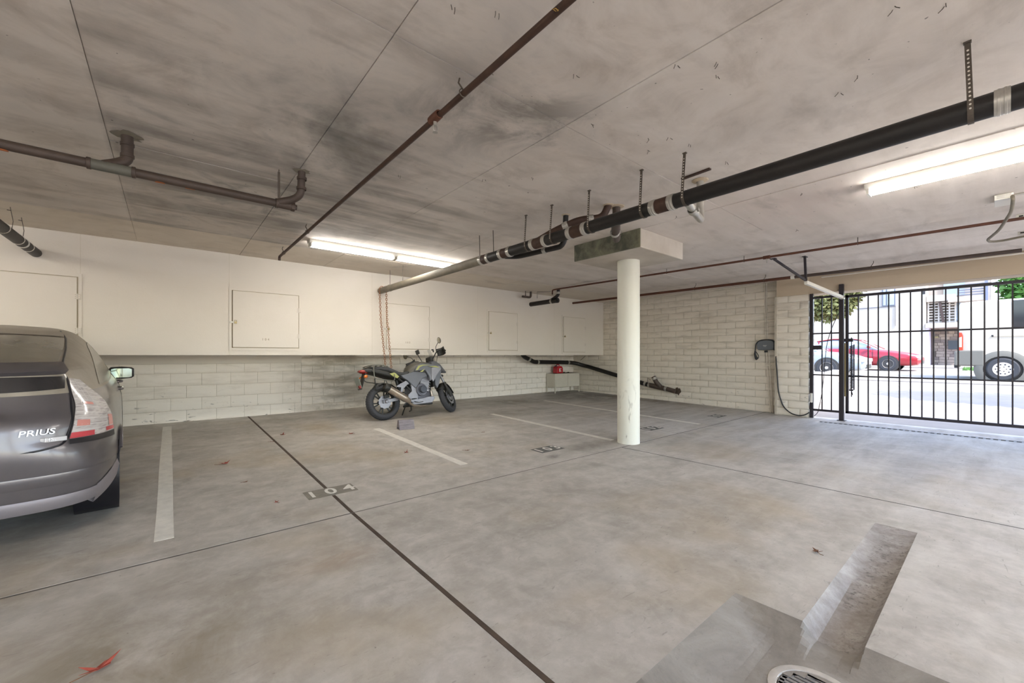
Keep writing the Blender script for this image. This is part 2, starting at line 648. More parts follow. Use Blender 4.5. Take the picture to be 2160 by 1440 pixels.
def joint(x0, x1, y0, y1, m):
    n = max(1, int(abs(y1 - y0)))
    P = [[(x0, y0 + (y1 - y0) * i / n, fz(y0 + (y1 - y0) * i / n) - .0006), (x1, y0 + (y1 - y0) * i / n, fz(y0 + (y1 - y0) * i / n) - .0006)] for i in range(n + 1)]
    MB().slab_grid(P, (0, 0, -.015)).obj('joint_filler', m, floor)


joint(JA - .012, JA + .012, -9, 3.213, M_JOINT)
joint(JA - .012, JA + .012, 3.227, YB + .2, M_JOINT)
joint(JC - .0085, JC + .0085, -9, 3.213, M_JOINTDK)
joint(JD - .004, JD + .004, 3.227, YB + .2, M_JOINTGR)
MB().box(-9, 10.3, 3.213, 3.227, -.018, -.0006).obj('joint_filler', M_JOINTGR, floor)
# aisle slab with the dished drain patch and the sloping trough left open
xs = [JA + .012, 1.33, 2.23, 3.94, JC - .0085]
ys = [-9, -0.03, 0.36, 0.58, 0.87, 3.213]
b = MB()
for i in range(len(xs) - 1):
    for j in range(len(ys) - 1):
        if xs[i] == 1.33 and -0.03 <= ys[j] < 0.87:
            continue
        if xs[i] == 2.23 and ys[j] == 0.36:
            continue
        b.slab_grid([[(xs[i], ys[j], 0), (xs[i + 1], ys[j], 0)], [(xs[i], ys[j + 1], 0), (xs[i + 1], ys[j + 1], 0)]], (0, 0, -0.02))
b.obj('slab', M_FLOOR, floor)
DC = (1.86, 0.44)
TPROF = [(0.36, 0.0), (0.362, -.2), (0.385, -.75), (0.425, -1.0), (0.47, -1.06), (0.525, -1.0), (0.562, -.35), (0.58, 0.0)]
def tp(y, d):
    return float(np.interp(y, [a for a, _ in TPROF], [v for _, v in TPROF])) * d
def dish(x, y):
    ex = (x - DC[0]) / (2.23 - DC[0]) if x > DC[0] else (DC[0] - x) / (DC[0] - 1.33)
    ey = (y - DC[1]) / (0.87 - DC[1]) if y > DC[1] else (DC[1] - y) / (DC[1] + 0.03)
    e = min(1, max(ex, ey))
    zed = -0.060 * (1 - max(0, (e - 0.5) / 0.5) ** 1.2)
    if x > 2.0 and 0.36 <= y <= 0.58:
        f = min(1, max(0, (x - 2.0) / .23))
        zed = min(zed, tp(y, .062) * f + zed * (1 - f))
    return zed
b = MB()
dxs = sorted(set([1.33 + .9 * i / 24 for i in range(25)]))
dys = sorted(set([round(-0.03 + .9 * i / 24, 4) for i in range(25)] + [a for a, _ in TPROF]))
for i in range(len(dxs) - 1):
    for j in range(len(dys) - 1):
        q = [(dxs[i], dys[j]), (dxs[i + 1], dys[j]), (dxs[i + 1], dys[j + 1]), (dxs[i], dys[j + 1])]
        if max(math.hypot(x - DC[0], y - DC[1]) for x, y in q) < .135:
            continue
        b.add([(x, y, dish(x, y)) for x, y in q], [(0, 1, 2, 3)])
M_PATCH = None
k = NT('drain_patch_concrete', 0.6)
nn = k.noise(3, 8, 0.7, 0.5)
cc = k.ramp(nn, [(0.3, '#716a61'), (0.55, '#878077'), (0.75, '#9b948a')])
cc = k.mix(k.fac(k.noise(45, 4, 0.7), 0.55, 0.75, 0, 0.5), cc, '#6b645b')
M_PATCH = k.out(cc, k.noise(40, 5, 0.7), 0.3, 0.01)
b.obj('slab', M_PATCH, floor, smooth=40)
# trough: level rim, sloped sides, bed falling to the drain
b = MB()
rows = []
for i in range(25):
    t = i / 24
    x = 3.94 + (2.23 - 3.94) * t
    d = 0.002 + 0.060 * t
    rows.append([(x, y, tp(y, d)) for y, _ in TPROF])
b.grid(rows)
k = NT('trough_concrete', 0.6)
nn = k.noise(6, 8, 0.75, 0.1)
cc = k.ramp(nn, [(0.3, '#6a625c'), (0.5, '#8d857e'), (0.7, '#a9a39d')])
cc = k.mix(k.math('MULTIPLY', k.fac(k.noise(34, 6, 0.75, 0.3), 0.5, 0.66, 0, 0.85), k.math('MULTIPLY', k.fac(k.xyz()[1], .53, .50, 0, 1), k.fac(k.noise(3, 3, .6), .4, .6, .15, 1))), cc, '#37302b')
M_TROUGH = k.out(cc, k.noise(30, 6, 0.7), 0.35, 0.01)
tag(b.obj('trough', M_TROUGH, floor, smooth=30), 'sloping concrete trough cut into the slab')

# painted stall lines and stencilled numbers, parts of the floor
def line(x0, x1, y0, y1, label):
    n = 8
    P = [[(x0 + random.uniform(-.004, .004), y0 + (y1 - y0) * i / n, fz(y0 + (y1 - y0) * i / n) + .0015), (x1 + random.uniform(-.004, .004), y0 + (y1 - y0) * i / n, fz(y0 + (y1 - y0) * i / n) + .0015)] for i in range(n + 1)]
    o = MB().slab_grid(P, (0, 0, -.003)).obj('parking_line', M_PAINT, floor)
    o['label'] = label


line(-.075, .028, 3.53, 8.3, 'white stall line beside the parked grey car')
line(2.45, 2.55, 3.80, 6.3, 'faded white stall line in front of the wheel stop')
line(4.80, 4.90, 3.55, 6.4, 'white stall line running to the round column')
line(7.13, 7.23, 3.4, 7.3, 'white stall line behind the round column')
for num, cx, cy, m in (('104', 1.10, 3.81, M_STENCIL), ('103', 3.74, 3.74, M_STENCIL_DK), ('102', 6.13, 3.70, M_STENCIL_DK), ('101', 8.38, 3.62, M_STENCIL_DK)):
    z = fz(cy)
    p = MB().slab_grid([[(cx - .205, cy - .11, fz(cy - .11) + .0015), (cx + .205, cy - .11, fz(cy - .11) + .0015)], [(cx - .205, cy + .11, fz(cy + .11) + .0015), (cx + .205, cy + .11, fz(cy + .11) + .0015)]], (0, 0, -.003)).obj('stencil_plate', m, floor)
    p['label'] = 'dark stencilled rectangle on the floor reading ' + num
    Mx = Matrix.Translation((cx, cy, z + .0025)) @ Matrix.Rotation(math.atan(SLOPE), 4, 'X')
    t = text_obj('stencil_number', ' '.join(num), 0.215, M_PAINT, None, Mx, 0.0004, 0.004, sx=.92)
    t.parent = p

# ================================================================== CEILING
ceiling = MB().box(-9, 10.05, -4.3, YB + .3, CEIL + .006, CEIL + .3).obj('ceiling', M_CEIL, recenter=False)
tag(ceiling, 'stained board-marked concrete ceiling', kind='structure')
cxs = [-9, -7.55, -6.35, -5.15, -3.95, -2.75, -1.53, -0.33, 0.83, 2.04, 3.2, 4.4, 5.6, 6.8, 8.0, 9.66]
cys = [-4.3, -2.7, -0.42, 1.87, 4.1, 6.4, YS + .1]
rr = random.Random(3)
for i in range(len(cxs) - 1):
    for j in range(len(cys) - 1):
        dz = rr.choice([0.0, .0015, .003, .0045, .006])
        g = .002
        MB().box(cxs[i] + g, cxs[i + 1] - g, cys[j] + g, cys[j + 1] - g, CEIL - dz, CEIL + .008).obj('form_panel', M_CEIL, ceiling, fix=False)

# ================================================================== WALLS
def block_mesh(L, Hh, rnd, slump, m):
    """one masonry block, front towards -y, bevelled, with a slumped lower edge"""
    g = 0.005 if slump > .5 else 0.0025
    L2, H2 = L - 2 * g, Hh - 2 * g
    nx = 6
    b = MB()
    bot = [rnd.uniform(-.006, .003) * slump for _ in range(nx + 1)]
    bul = [rnd.uniform(0, .006) * slump for _ in range(nx + 1)]
    rows = []
    for (zf, yd, kk) in ((0, 0.007, 1), (0.05, 0.0, 1), (0.3, -0.002, .6), (0.92, 0.0, 0), (1, 0.007, 0)):
        row = []
        for i in range(nx + 1):
            ex = 0.006 if i in (0, nx) else 0
            x = g + L2 * i / nx
            z = g + H2 * zf + (bot[i] if zf < .2 else 0)
            row.append((x, yd + ex - bul[i] * kk, z))
        rows.append(row)
    b.grid(rows)
    # returns to the wall
    per = rows[0] + [r[-1] for r in rows[1:]] + rows[-1][-2::-1] + [r[0] for r in rows[-2:0:-1]]
    n = len(per)
    b.add(per + [(x, 0.03, z) for x, y, z in per], [(i, (i + 1) % n, (i + 1) % n + n, i + n) for i in range(n)])
    return b.mesh('block', m, 50)


rb = random.Random(11)
SL_F = [block_mesh(.406, .1524, rb, 1.0, M_BLOCK) for _ in range(8)]
SL_H = [block_mesh(.203, .1524, rb, 1.0, M_BLOCK) for _ in range(4)]
SR_F = [block_mesh(.406, .1524, rb, 1.3, M_BLOCKR) for _ in range(8)]
SR_H = [block_mesh(.203, .1524, rb, 1.3, M_BLOCKR) for _ in range(4)]
SM_F = [block_mesh(.406, .203, rb, 0.15, M_BLOCK) for _ in range(3)]
SM_H = [block_mesh(.203, .203, rb, 0.15, M_BLOCK) for _ in range(2)]


def lay(parent, axis, start, end, z0, z1, fixed, ch, full, half, rotz):
    """courses of blocks along x (axis 0, +) or along y (axis 1, from start downwards)"""
    n = 0
    z = z0
    while z < z1 - .02:
        p = 0.0
        total = abs(end - start)
        odd = n % 2
        hh = min(ch, z1 - z)
        sc = hh / ch
        first = True
        while p < total - .01:
            ln = .406
            src = full
            if first and odd:
                ln, src = .203, half
            first = False
            sx = 1.0
            if p + ln > total:
                sx = (total - p) / ln
                ln = total - p
            if axis == 0:
                loc = (start + p, fixed, z)
            else:
                loc = (fixed, start - p, z)
            if sx > .12:
                place_mesh('block', rb.choice(src), parent, loc, rotz, (sx, 1, sc))
            p += ln
        z += ch
        n += 1


wall_back = MB().box(-9, 10.4, YB + .014, YB + .25, -.05, 2.9).obj('wall_back', M_MORTAR, recenter=False)
tag(wall_back, 'white painted block wall under the storage soffit', kind='structure')
SEAM = 1.96
lay(wall_back, 0, -2.62, SEAM, .105, 1.075, YB, .203, SM_F, SM_H, 0)
lay(wall_back, 0, SEAM, XW + .05, .105, 1.26, YB, .1524, SL_F, SL_H, 0)
MB().box(-9, -2.62, YB, YB + .05, 0, 1.075).obj('block_course', M_BLOCK, wall_back)
tag(MB().box(-9, SEAM, YB - .03, YB + .02, 1.075, 1.26).obj('trim_1', M_SOFFIT, bevel=.004), 'plain painted band standing for the shaded top course of the block wall', kind='structure')  # added band, darker than the blocks, for the shaded top course

wall_right = MB().box(XW + .014, XW + .3, 2.9, YB + .25, -.05, 2.9).obj('wall_right', M_MORTAR, recenter=False)
tag(wall_right, 'cream painted slump block wall beside the gate', kind='structure')
lay(wall_right, 1, YB + .02, 2.93, .0, CEIL + .02, XW, .1524, SR_F, SR_H, R(-90))

pier = MB().box(9.614, 10.0, 2.414, 2.99, -.05, 2.42).obj('wall_pier', M_MORTAR, recenter=False)
tag(pier, 'white painted block pier at the edge of the gate opening', kind='structure')
lay(pier, 1, 2.95, 2.40, .0, 2.42, 9.6, .1524, SR_F, SR_H, R(-90))
lay(pier, 0, 9.6, 10.0, .0, 2.42, 2.40, .1524, SR_F, SR_H, 0)
MB().box(9.6, 9.85, 2.936, 2.952, 0, 2.42).obj('pier_return', M_BLOCKR, pier)

beam = MB().box(9.66, 10.05, -4.3, 2.95, 2.42, CEIL + .3).obj('trim_2', M_BEAM, bevel=.01)
tag(beam, 'beige concrete header beam over the gate opening', kind='structure')
MB().box(9.60, 9.66, 2.40, 2.95, 2.42, CEIL).obj('beam_seat', M_BEAM, beam)
# rest of the enclosure, outside the frame
tag(MB().box(9.66, 10.05, -4.3, -3.3, -.05, 2.42).obj('wall_front', M_BLOCKR), 'block wall beyond the far jamb of the gate', kind='structure')
tag(MB().box(-9.3, -9, -4.3, YB + .3, -.1, 3).obj('wall_left', M_BLOCK), 'painted side wall of the garage', kind='structure')
# unseen side opened to brighten the room with daylight: kerb and square piers added
wr = MB().box(-9.3, 10.05, -4.3, -4.1, -.05, .15).obj('wall_rear', M_BLOCK)
tag(wr, 'low kerb along the unseen side of the garage, opened to add daylight', kind='structure')
for x in (-8.9, -4.2, .5, 5.2):
    MB().box(x - .15, x + .15, -4.3, -4.0, .15, CEIL + .01).obj('pier', M_BLOCK, wr)
tag(MB().add([(-40, -40, -.04), (17.2, -40, -.04), (17.2, -9, -.04), (-40, -9, -.04), (-40, -40, -.2), (17.2, -40, -.2), (17.2, -9, -.2), (-40, -9, -.2)], [(0, 1, 2, 3), (4, 7, 6, 5), (0, 4, 5, 1), (1, 5, 6, 2), (2, 6, 7, 3), (3, 7, 4, 0)]).obj('floor_added_yard', M_FLOOR), 'unseen paved yard added outside the opened side of the garage', kind='structure')  # added ground that bounces daylight in through the opened side

# storage soffit: a long plywood-faced box of lockers hung over the car hoods
soffit = MB().box(-9, XW, YS, YB + .02, 1.222, CEIL + .02).obj('wall_soffit', M_SOFFIT, recenter=False)
tag(soffit, 'cream painted storage soffit above the car hoods', kind='structure')
M_GAP = mat('door_gap', '#8f8069', 0.9)
M_GAPLT = mat('door_gap_painted', '#b3a68f', 0.9)
M_BRASS = mat('lock_brass', '#9b8c66', 0.4, 0.7)


def locker(n, x0, x1, z0, z1, hinge_right, number, ajar, label):
    d = MB().box(x0, x1, YS - .022, YS - .002, z0, z1).obj('door_%d' % n, M_SOFFIT, bevel=.003, recenter=False)
    tag(d, label, kind='structure')
    MB().box(x0 - .045, x0 - .012, YS - .012, YS, z0 - .05, z1 + .05).obj('door_frame', M_SOFFIT, d)
    MB().box(x1 + .012, x1 + .045, YS - .012, YS, z0 - .05, z1 + .05).obj('door_frame', M_SOFFIT, d)
    MB().box(x0 - .012, x1 + .012, YS - .012, YS, z1 + .010, z1 + .05).obj('door_frame', M_SOFFIT, d)
    MB().box(x0 - .012, x1 + .012, YS - .012, YS, z0 - .05, z0 - .012).obj('door_frame', M_SOFFIT, d)
    MB().box(x0 + .01, x1 + .011, YS - .003, YS + .0, z0 - .011, z1 + .009).obj('door_gap', M_GAPLT, d)
    MB().box(x0 - .012, x0 + .01, YS - .003, YS + .0, z0 - .011, z1 + .009).obj('door_gap', M_GAP if ajar else M_GAPLT, d)
    hx = x1 + .004 if hinge_right else x0 - .004
    for hz in (z0 + (z1 - z0) * .22, z0 + (z1 - z0) * .72):
        h = MB().box(hx - .028, hx - .003, YS - .026, YS - .020, hz - .035, hz + .035).box(hx + .003, hx + .03, YS - .026, YS - .010, hz - .035, hz + .035).tube([(hx, YS - .026, hz - .036), (hx, YS - .026, hz + .036)], .005, 8)
        hh = h.obj('hinge', M_SOFFIT, d)
        s = MB()
        for sx_ in (-.016, .017):
            for sz in (-.024, 0, .024):
                s.lathe([(0.0035, 0), (0.0035, .0015), (0, .0015)], 8, axis_M((hx + sx_, YS - .026, hz + sz), (0, -1, 0)))
        s.obj('screw', M_GAP, hh, world=False)
    kx = x0 + .02 if hinge_right else x1 - .02
    kz = z0 + (z1 - z0) * .44
    lk = MB().box(kx - .06, kx + .02, YS - .034, YS - .020, kz - .012, kz + .012).obj('hasp', M_STEEL, d)
    MB().box(kx - .002, kx + .03, YS - .056, YS - .034, kz - .02, kz + .012).tube([(kx + .004, YS - .045, kz + .01), (kx + .004, YS - .045, kz + .032), (kx + .024, YS - .045, kz + .032), (kx + .024, YS - .045, kz + .01)], .0035, 6).obj('padlock', M_BRASS, lk, world=False, bevel=.003)
    if number:
        Mx = Matrix.Translation(((x0 + x1) / 2 - .02, YS - .0235, z0 + .125)) @ Matrix.Rotation(R(90), 4, 'X')
        text_obj('door_number', ' '.join(number), .05, M_GAP, d, Mx, .001)
    return d


locker(1, -2.0, -.895, 1.34, 2.205, True, None, False, 'wide cream locker door above the grey car')
locker(2, .742, 1.65, 1.345, 2.205, True, '104', True, 'cream locker door 104 beside the dark floor joint')
locker(3, 3.175, 4.08, 1.345, 2.205, True, '103', False, 'cream locker door 103 behind the motorcycle mirrors')
locker(4, 5.61, 6.46, 1.34, 2.22, True, None, True, 'cream locker door between the motorcycle and the red can')
locker(5, 8.10, 8.99, 1.31, 2.25, True, None, False, 'cream locker door at the far right end of the soffit')
b = MB()
for sx_ in (-2.65, -.865, .70, 2.9, 5.3, 7.75):
    b.box(sx_ - .002, sx_ + .002, YS - .0008, YS + .001, 1.222, CEIL)
b.obj('sheet_seam', M_MORTAR, soffit)

# ================================================================== COLUMN
colm = empty('column', (4.92, 3.33, 0))
tag(colm, 'round white concrete column with a square drop panel on top', 'column')
b = MB()
b.lathe([(.152, -.01)] + [(.152, z) for z in (.3, 1, 1.7, 2.3)] + [(.152, 2.532)], 40, Matrix.Translation((4.92, 3.33, 0)))
k = NT('column_shaft_paint', 0.5)
px, py, pz = k.xyz()
cc = k.ramp(k.noise(1.2, 4, 0.5), [(0.3, '#d9d7c8'), (0.7, '#dedccf')])
sc = k.noise(5, 4, 0.6, 1.6, k.mapped((1, 1, .35)))
cc = k.mix(k.math('MULTIPLY', k.fac(sc, 0.58, 0.66, 0, .6), k.fac(pz, .45, 1.0, 1, 0)), cc, '#77715f')
M_SHAFT = k.out(cc, k.noise(30, 4, 0.6), .08, .005)
b.obj('shaft', M_SHAFT, colm, smooth=40)
k = NT('drop_panel_concrete', 0.75)
px, py, pz = k.xyz()
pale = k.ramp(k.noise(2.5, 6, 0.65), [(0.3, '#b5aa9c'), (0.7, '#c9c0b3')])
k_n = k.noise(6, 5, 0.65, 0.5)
dark_mottle = k.mix(k.fac(k_n, 0.35, 0.62), '#77755f', '#45463a')
face = k.math('MULTIPLY', k.fac(px, 4.372, 4.385, 1, 0), 1.0)  # left face takes a darker olive mottle than the rest
cc = k.mix(face, pale, dark_mottle)
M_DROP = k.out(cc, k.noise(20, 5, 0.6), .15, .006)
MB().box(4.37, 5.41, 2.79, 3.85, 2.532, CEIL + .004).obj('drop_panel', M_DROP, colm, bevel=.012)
# ================================================================== PIPES
def pipe_root(name, label, cat='pipe', loc=(0, 0, 0)):
    o = empty(name, loc)
    return tag(o, label, cat)


def seg(root, pts, r, m, name='pipe', n=14, rad=0.0):
    return MB().tube(bend(pts, rad) if rad else pts, r, n).obj(name, m, root, smooth=50)


def band(root, p, d, r, w, m=M_STEEL, name='coupling', ridges=True):
    """no-hub coupling: a sleeve with raised clamp bands"""
    d = Vector(d).normalized()
    p = Vector(p)
    pr = [(r + .001, -w / 2), (r + .004, -w / 2), (r + .004, -w * .3), (r + .006, -w * .28), (r + .006, -w * .12), (r + .004, -w * .1), (r + .004, w * .1), (r + .006, w * .12), (r + .006, w * .28), (r + .004, w * .3), (r + .004, w / 2), (r + .001, w / 2)]
    o = MB().lathe(pr, 20, axis_M(p, d)).obj(name, m, root, smooth=30)
    if ridges:
        q = axis_M(p, d)
        b = MB()
        for s_ in (-.2, .2):
            b.obox(q @ Vector((-(r + .011), 0, s_ * w)), (.014, .022, .012), q.to_3x3())
        b.obj('clamp_screw', m, o, world=False)
    return o


def strap(root, x, y, zp, r, tilt=0.0, m=M_STRAP):
    """perforated plumber's strap looped under the pipe and nailed to the ceiling"""
    w = .022
    b = MB()
    top = CEIL - .002
    xs_ = x - (r + .003)
    left = [(xs_ + .004, top), (xs_, zp + r * .9), (xs_, zp)]
    for i in range(1, 15):
        a = PI + 1.45 * PI * i / 14
        left.append((x + (r + .003) * math.cos(a), zp + (r + .003) * math.sin(a)))
    P = []
    for (px_, pz_) in left:
        lean = tilt * max(0, pz_ - zp)
        P.append([(px_, y - w / 2 + lean, pz_), (px_, y + w / 2 + lean, pz_)])
    b.grid(P)
    o = b.obj('strap_hanger', m, root)
    so = o.modifiers.new('thick', 'SOLIDIFY')
    so.thickness = .0022
    hb = MB()
    nh = max(2, int((top - zp) / .021))
    for i in range(nh):
        z = zp - .01 + (top - zp - .02) * i / nh
        xx = x - (r + .003) - .0022
        hb.lathe([(.0045, 0), (.0045, .0016), (0, .0016)], 8, axis_M((xx, y + tilt * max(0, z - zp), z), (-1, 0, 0)))
    hb.obj('strap_holes', M_SOFFIT, o, world=False)
    MB().box(xs_ - .006, xs_ + .014, y - .014 + tilt * (top - zp), y + .014 + tilt * (top - zp), top - .012, CEIL).obj('nail_plate', m, o, world=False)
    return o


# --- the long black drain main
PX, PZ, PR = 3.06, 2.435, .057
main = pipe_root('drain_pipe', 'long black cast-iron drain pipe with many steel couplings under the ceiling', 'pipe', (PX, 3.0, PZ))
cuts = [(-3.2, -.01, M_BLACKIRON), (-.01, 1.666, M_BLACKIRON), (1.666, 1.825, M_RUST), (1.825, 2.55, M_BLACKIRON), (2.55, 2.74, M_RUST), (2.74, 3.09, M_BLACKIRON), (3.09, 3.28, M_RUST),
        (3.28, 3.68, M_BLACKIRON), (3.68, 3.84, M_RUST), (3.84, 4.09, M_BLACKIRON), (4.09, 4.24, M_RUST), (4.24, YS + .02, M_GREYIRON)]
for y0, y1, m in cuts:
    seg(main, [(PX, y0, PZ), (PX, y1, PZ)], PR if m is not M_RUST else PR + .001, m, 'pipe' if m is not M_RUST else 'fitting', 20)
for y in (-.01, 1.666, 1.825, 2.55, 2.74, 3.09, 3.28, 3.68, 3.84, 4.09, 4.24):
    band(main, (PX, y, PZ), (0, 1, 0), PR, .052)
band(main, (PX, 7.08, PZ), (0, 1, 0), PR, .03, M_GREYIRON, 'strap_band', False)
for y, tl in ((.09, .03), (1.556, -.06), (1.92, -.04), (2.474, -.05), (2.97, -.08), (3.36, -.06)):
    strap(main, PX, y, PZ, PR, tl)
for y in (4.0, 4.29):
    MB().tube([(PX, y, PZ + PR), (PX, y + .01, CEIL)], .005, 8).obj('hanger_rod', M_STRAP, main)
for y in (6.55, 7.08):
    MB().tube([(PX, y, PZ + PR - .01), (PX, y, CEIL)], .004, 6).obj('hanger_rod', M_STRAP, main)
MB().lathe([(PR + .004, 0), (PR + .02, -.001), (PR + .02, .004)], 24, axis_M((PX, YS, PZ), (0, -1, 0))).obj('wall_collar', M_SOFFIT, main, smooth=40)
# branches to the ceiling
seg(main, [(PX, 3.98, PZ), (3.24, 3.75, PZ - .02), (3.33, 3.12, PZ - .01), (3.34, 3.08, PZ + .05), (3.34, 3.06, CEIL)], .030, M_BLACKIRON, 'branch', 14, .07)
band(main, (3.30, 3.35, PZ - .012), (.14, -1, .01), .03, .05)
seg(main, [(PX, 3.28, PZ + .01), (3.14, 3.02, PZ + .11), (3.26, 2.80, PZ + .19), (3.42, 2.62, PZ + .20), (3.46, 2.58, CEIL)], .036, M_RUST, 'branch', 14, .08)
band(main, (3.19, 2.93, PZ + .145), (.5, -.9, .35), .036, .06)
band(main, (3.34, 2.71, PZ + .196), (.7, -.75, .03), .036, .05)
seg(main, [(PX, 2.20, PZ - .01), (3.30, 2.38, PZ - .03), (3.54, 2.54, PZ - .02), (3.556, 2.553, PZ + .06), (3.556, 2.553, CEIL)], .040, M_BROWNIRON, 'branch', 14, .08)
band(main, (3.30, 2.385, PZ - .03), (.8, .6, 0), .04, .06)
seg(main, [(PX, 1.56, PZ - .01), (3.30, 1.60, PZ - .05), (3.58, 1.68, PZ - .03), (3.592, 1.697, PZ + .06), (3.592, 1.697, CEIL)], .030, M_STEEL, 'branch', 14, .08)
band(main, (3.25, 1.595, PZ - .045), (1, .2, -.1), .03, .06)
for (x, y, r) in ((3.34, 3.06, .05), (3.46, 2.58, .06), (3.556, 2.553, .085), (3.592, 1.697, .07)):
    MB().lathe([(.0, 0), (r, 0), (r * .9, -.006), (r * .5, -.012), (0, -.012)], 14, Matrix.Translation((x, y, CEIL - .002))).obj('ceiling_patch', M_BEAM, main)
MB().bar((3.43, 1.78, CEIL - .008), (3.42, 1.53, CEIL - .008), .03, .012).obj('form_sliver', M_RUST, main)

# --- thin rusty sprinkler pipe
sp = pipe_root('sprinkler_pipe', 'thin rusty sprinkler pipe crossing overhead to the long lamp', 'pipe', (1.24, 3, CEIL - .1))
seg(sp, [(1.255, -3.2, CEIL - .1), (1.24, 6.72, CEIL - .1), (1.235, 6.76, CEIL - .11), (1.235, 6.765, CEIL - .16)], .0175, M_RUST, 'pipe', 12, .02)
o = MB().lathe([(.018, -.05), (.026, -.05), (.028, -.02), (.028, .02), (.026, .05), (.018, .05)], 14, axis_M((1.24, 2.205, CEIL - .1), (0, 1, 0))).obj('tee_fitting', M_RUSTRED, sp, smooth=30)
hd = MB().tube([(1.24, 2.205, CEIL - .12), (1.24, 2.205, CEIL - .15)], .011, 10)
hd.tube([(1.226, 2.205, CEIL - .15), (1.224, 2.205, CEIL - .17), (1.236, 2.205, CEIL - .188)], .003, 6).tube([(1.254, 2.205, CEIL - .15), (1.256, 2.205, CEIL - .17), (1.244, 2.205, CEIL - .188)], .003, 6)
hd.lathe([(0, 0), (.016, 0), (.016, -.002), (0, -.002)], 12, Matrix.Translation((1.24, 2.205, CEIL - .189)))
hd.obj('sprinkler_head', M_STEEL, sp, smooth=40)
for y in (1.9, 5.2, 6.5, -1.6):
    h = MB().tube([(1.24 + .021 * math.cos(a), y, CEIL - .1 + .021 * math.sin(a)) for a in [PI * .5 + i * PI / 10 for i in range(21)]], .003, 6)
    h.tube([(1.24, y, CEIL - .08), (1.225, y + .02, CEIL - .04), (1.24, y + .03, CEIL)], .005, 6)
    h.obj('hanger', M_STRAP, sp)
num = text_obj('pipe_mark', '13', .03, mat('crayon_mark', '#b08a3e', .8), sp, Matrix.Translation((1.226, 1.18, CEIL - .1162)) @ Matrix.Rotation(R(-90), 4, 'Z') @ Matrix.Rotation(R(205), 4, 'Y') @ Matrix.Rotation(R(180), 4, 'Z'), .0008)

# --- brown waste pipe at the left
bp = pipe_root('waste_pipe', 'brown iron waste pipe with two elbows rising into the ceiling', 'pipe', (-.3, 3.9, 2.5))
BY, BZ, BR = 3.9, 2.5, .031
seg(bp, [(-3.4, BY, BZ + .02), (-.40, BY, BZ)], BR, M_BROWNIRON)
seg(bp, [(-.40, BY, BZ), (-.20, BY, BZ)], BR + .004, mat('tarnished_fitting', '#5d5b51', .6, var=.2), 'fitting')
seg(bp, [(-.20, BY, BZ), (.69, BY - .02, BZ - .01)], BR, M_BROWNIRON)
seg(bp, [(.69, BY - .02, BZ - .01), (.80, BY - .02, BZ - .012)], BR + .004, M_BROWNIRON, 'fitting')
MB().lathe([(0, .03), (.022, .03), (.022, .012), (.04, .012), (.04, -.012), (.03, -.02)], 8, axis_M((.81, BY - .02, BZ - .012), (1, 0, 0))).obj('cleanout_plug', M_BROWNIRON, bp)
seg(bp, [(-.35, BY, BZ), (-.27, BY + .03, BZ + .05), (-.225, BY + .04, BZ + .09), (-.225, BY + .04, CEIL)], .034, M_BROWNIRON, 'elbow', 14, .06)
seg(bp, [(.70, BY - .03, BZ), (.80, BY - .07, BZ + .03), (.85, BY - .12, BZ + .07), (.853, BY - .14, CEIL)], .030, M_BROWNIRON, 'elbow', 14, .06)
for (x, y, z, d) in ((-.41, BY, BZ, (1, 0, 0)), (-.19, BY, BZ, (1, 0, 0)), (.69, BY - .02, BZ - .01, (1, 0, 0)), (-.225, BY + .04, 2.70, (0, 0, 1)), (-.225, BY + .04, 2.62, (0, 0, 1)), (.853, BY - .14, 2.70, (0, 0, 1)), (.852, BY - .13, 2.62, (0, 0, 1))):
    MB().lathe([(.034, -.012), (.0385, -.010), (.0385, .010), (.034, .012)], 16, axis_M((x, y, z), d)).obj('collar', M_BROWNIRON, bp, smooth=40)
rs = random.Random(5)
for x in (-.78, -.05, .12, .42):
    a = rs.uniform(-2.2, -1.4)
    pts = []
    b = MB()
    P = []
    for i in range(7):
        row = []
        for j in range(7):
            u, v = (i / 6 - .5) * 2, (j / 6 - .5) * 2
            if u * u + v * v > 1.3: 
                q = (u * u + v * v) ** .5 / 1.14
                u, v = u / q, v / q
            aa = a + v * .45
            row.append((x + u * .028, BY + (BR + .0009) * math.cos(aa), BZ - .003 + (BR + .0009) * math.sin(aa)))
        P.append(row)
    b.grid(P).obj('rust_patch', M_RUSTSPOT, bp)
strap_o = MB().box(.70 - .009, .70 + .009, BY - .05, BY - .046, BZ + .02, CEIL - .02).box(.697, .703, BY - .05, BY - .045, CEIL - .02, CEIL).obj('strap_hanger', M_STRAP, bp)
for (x, y, r) in ((-.225, BY + .04, .08), (.853, BY - .14, .06)):
    b = MB()
    n = 18
    rim = [(x + r * rs.uniform(.75, 1.25) * math.cos(2 * PI * i / n), y + r * rs.uniform(.75, 1.25) * math.sin(2 * PI * i / n), CEIL - .004) for i in range(n)]
    b.add(rim + [(x, y, CEIL - .012)], [(i, (i + 1) % n, n) for i in range(n)]).obj('ceiling_patch', M_GREYIRON, bp)

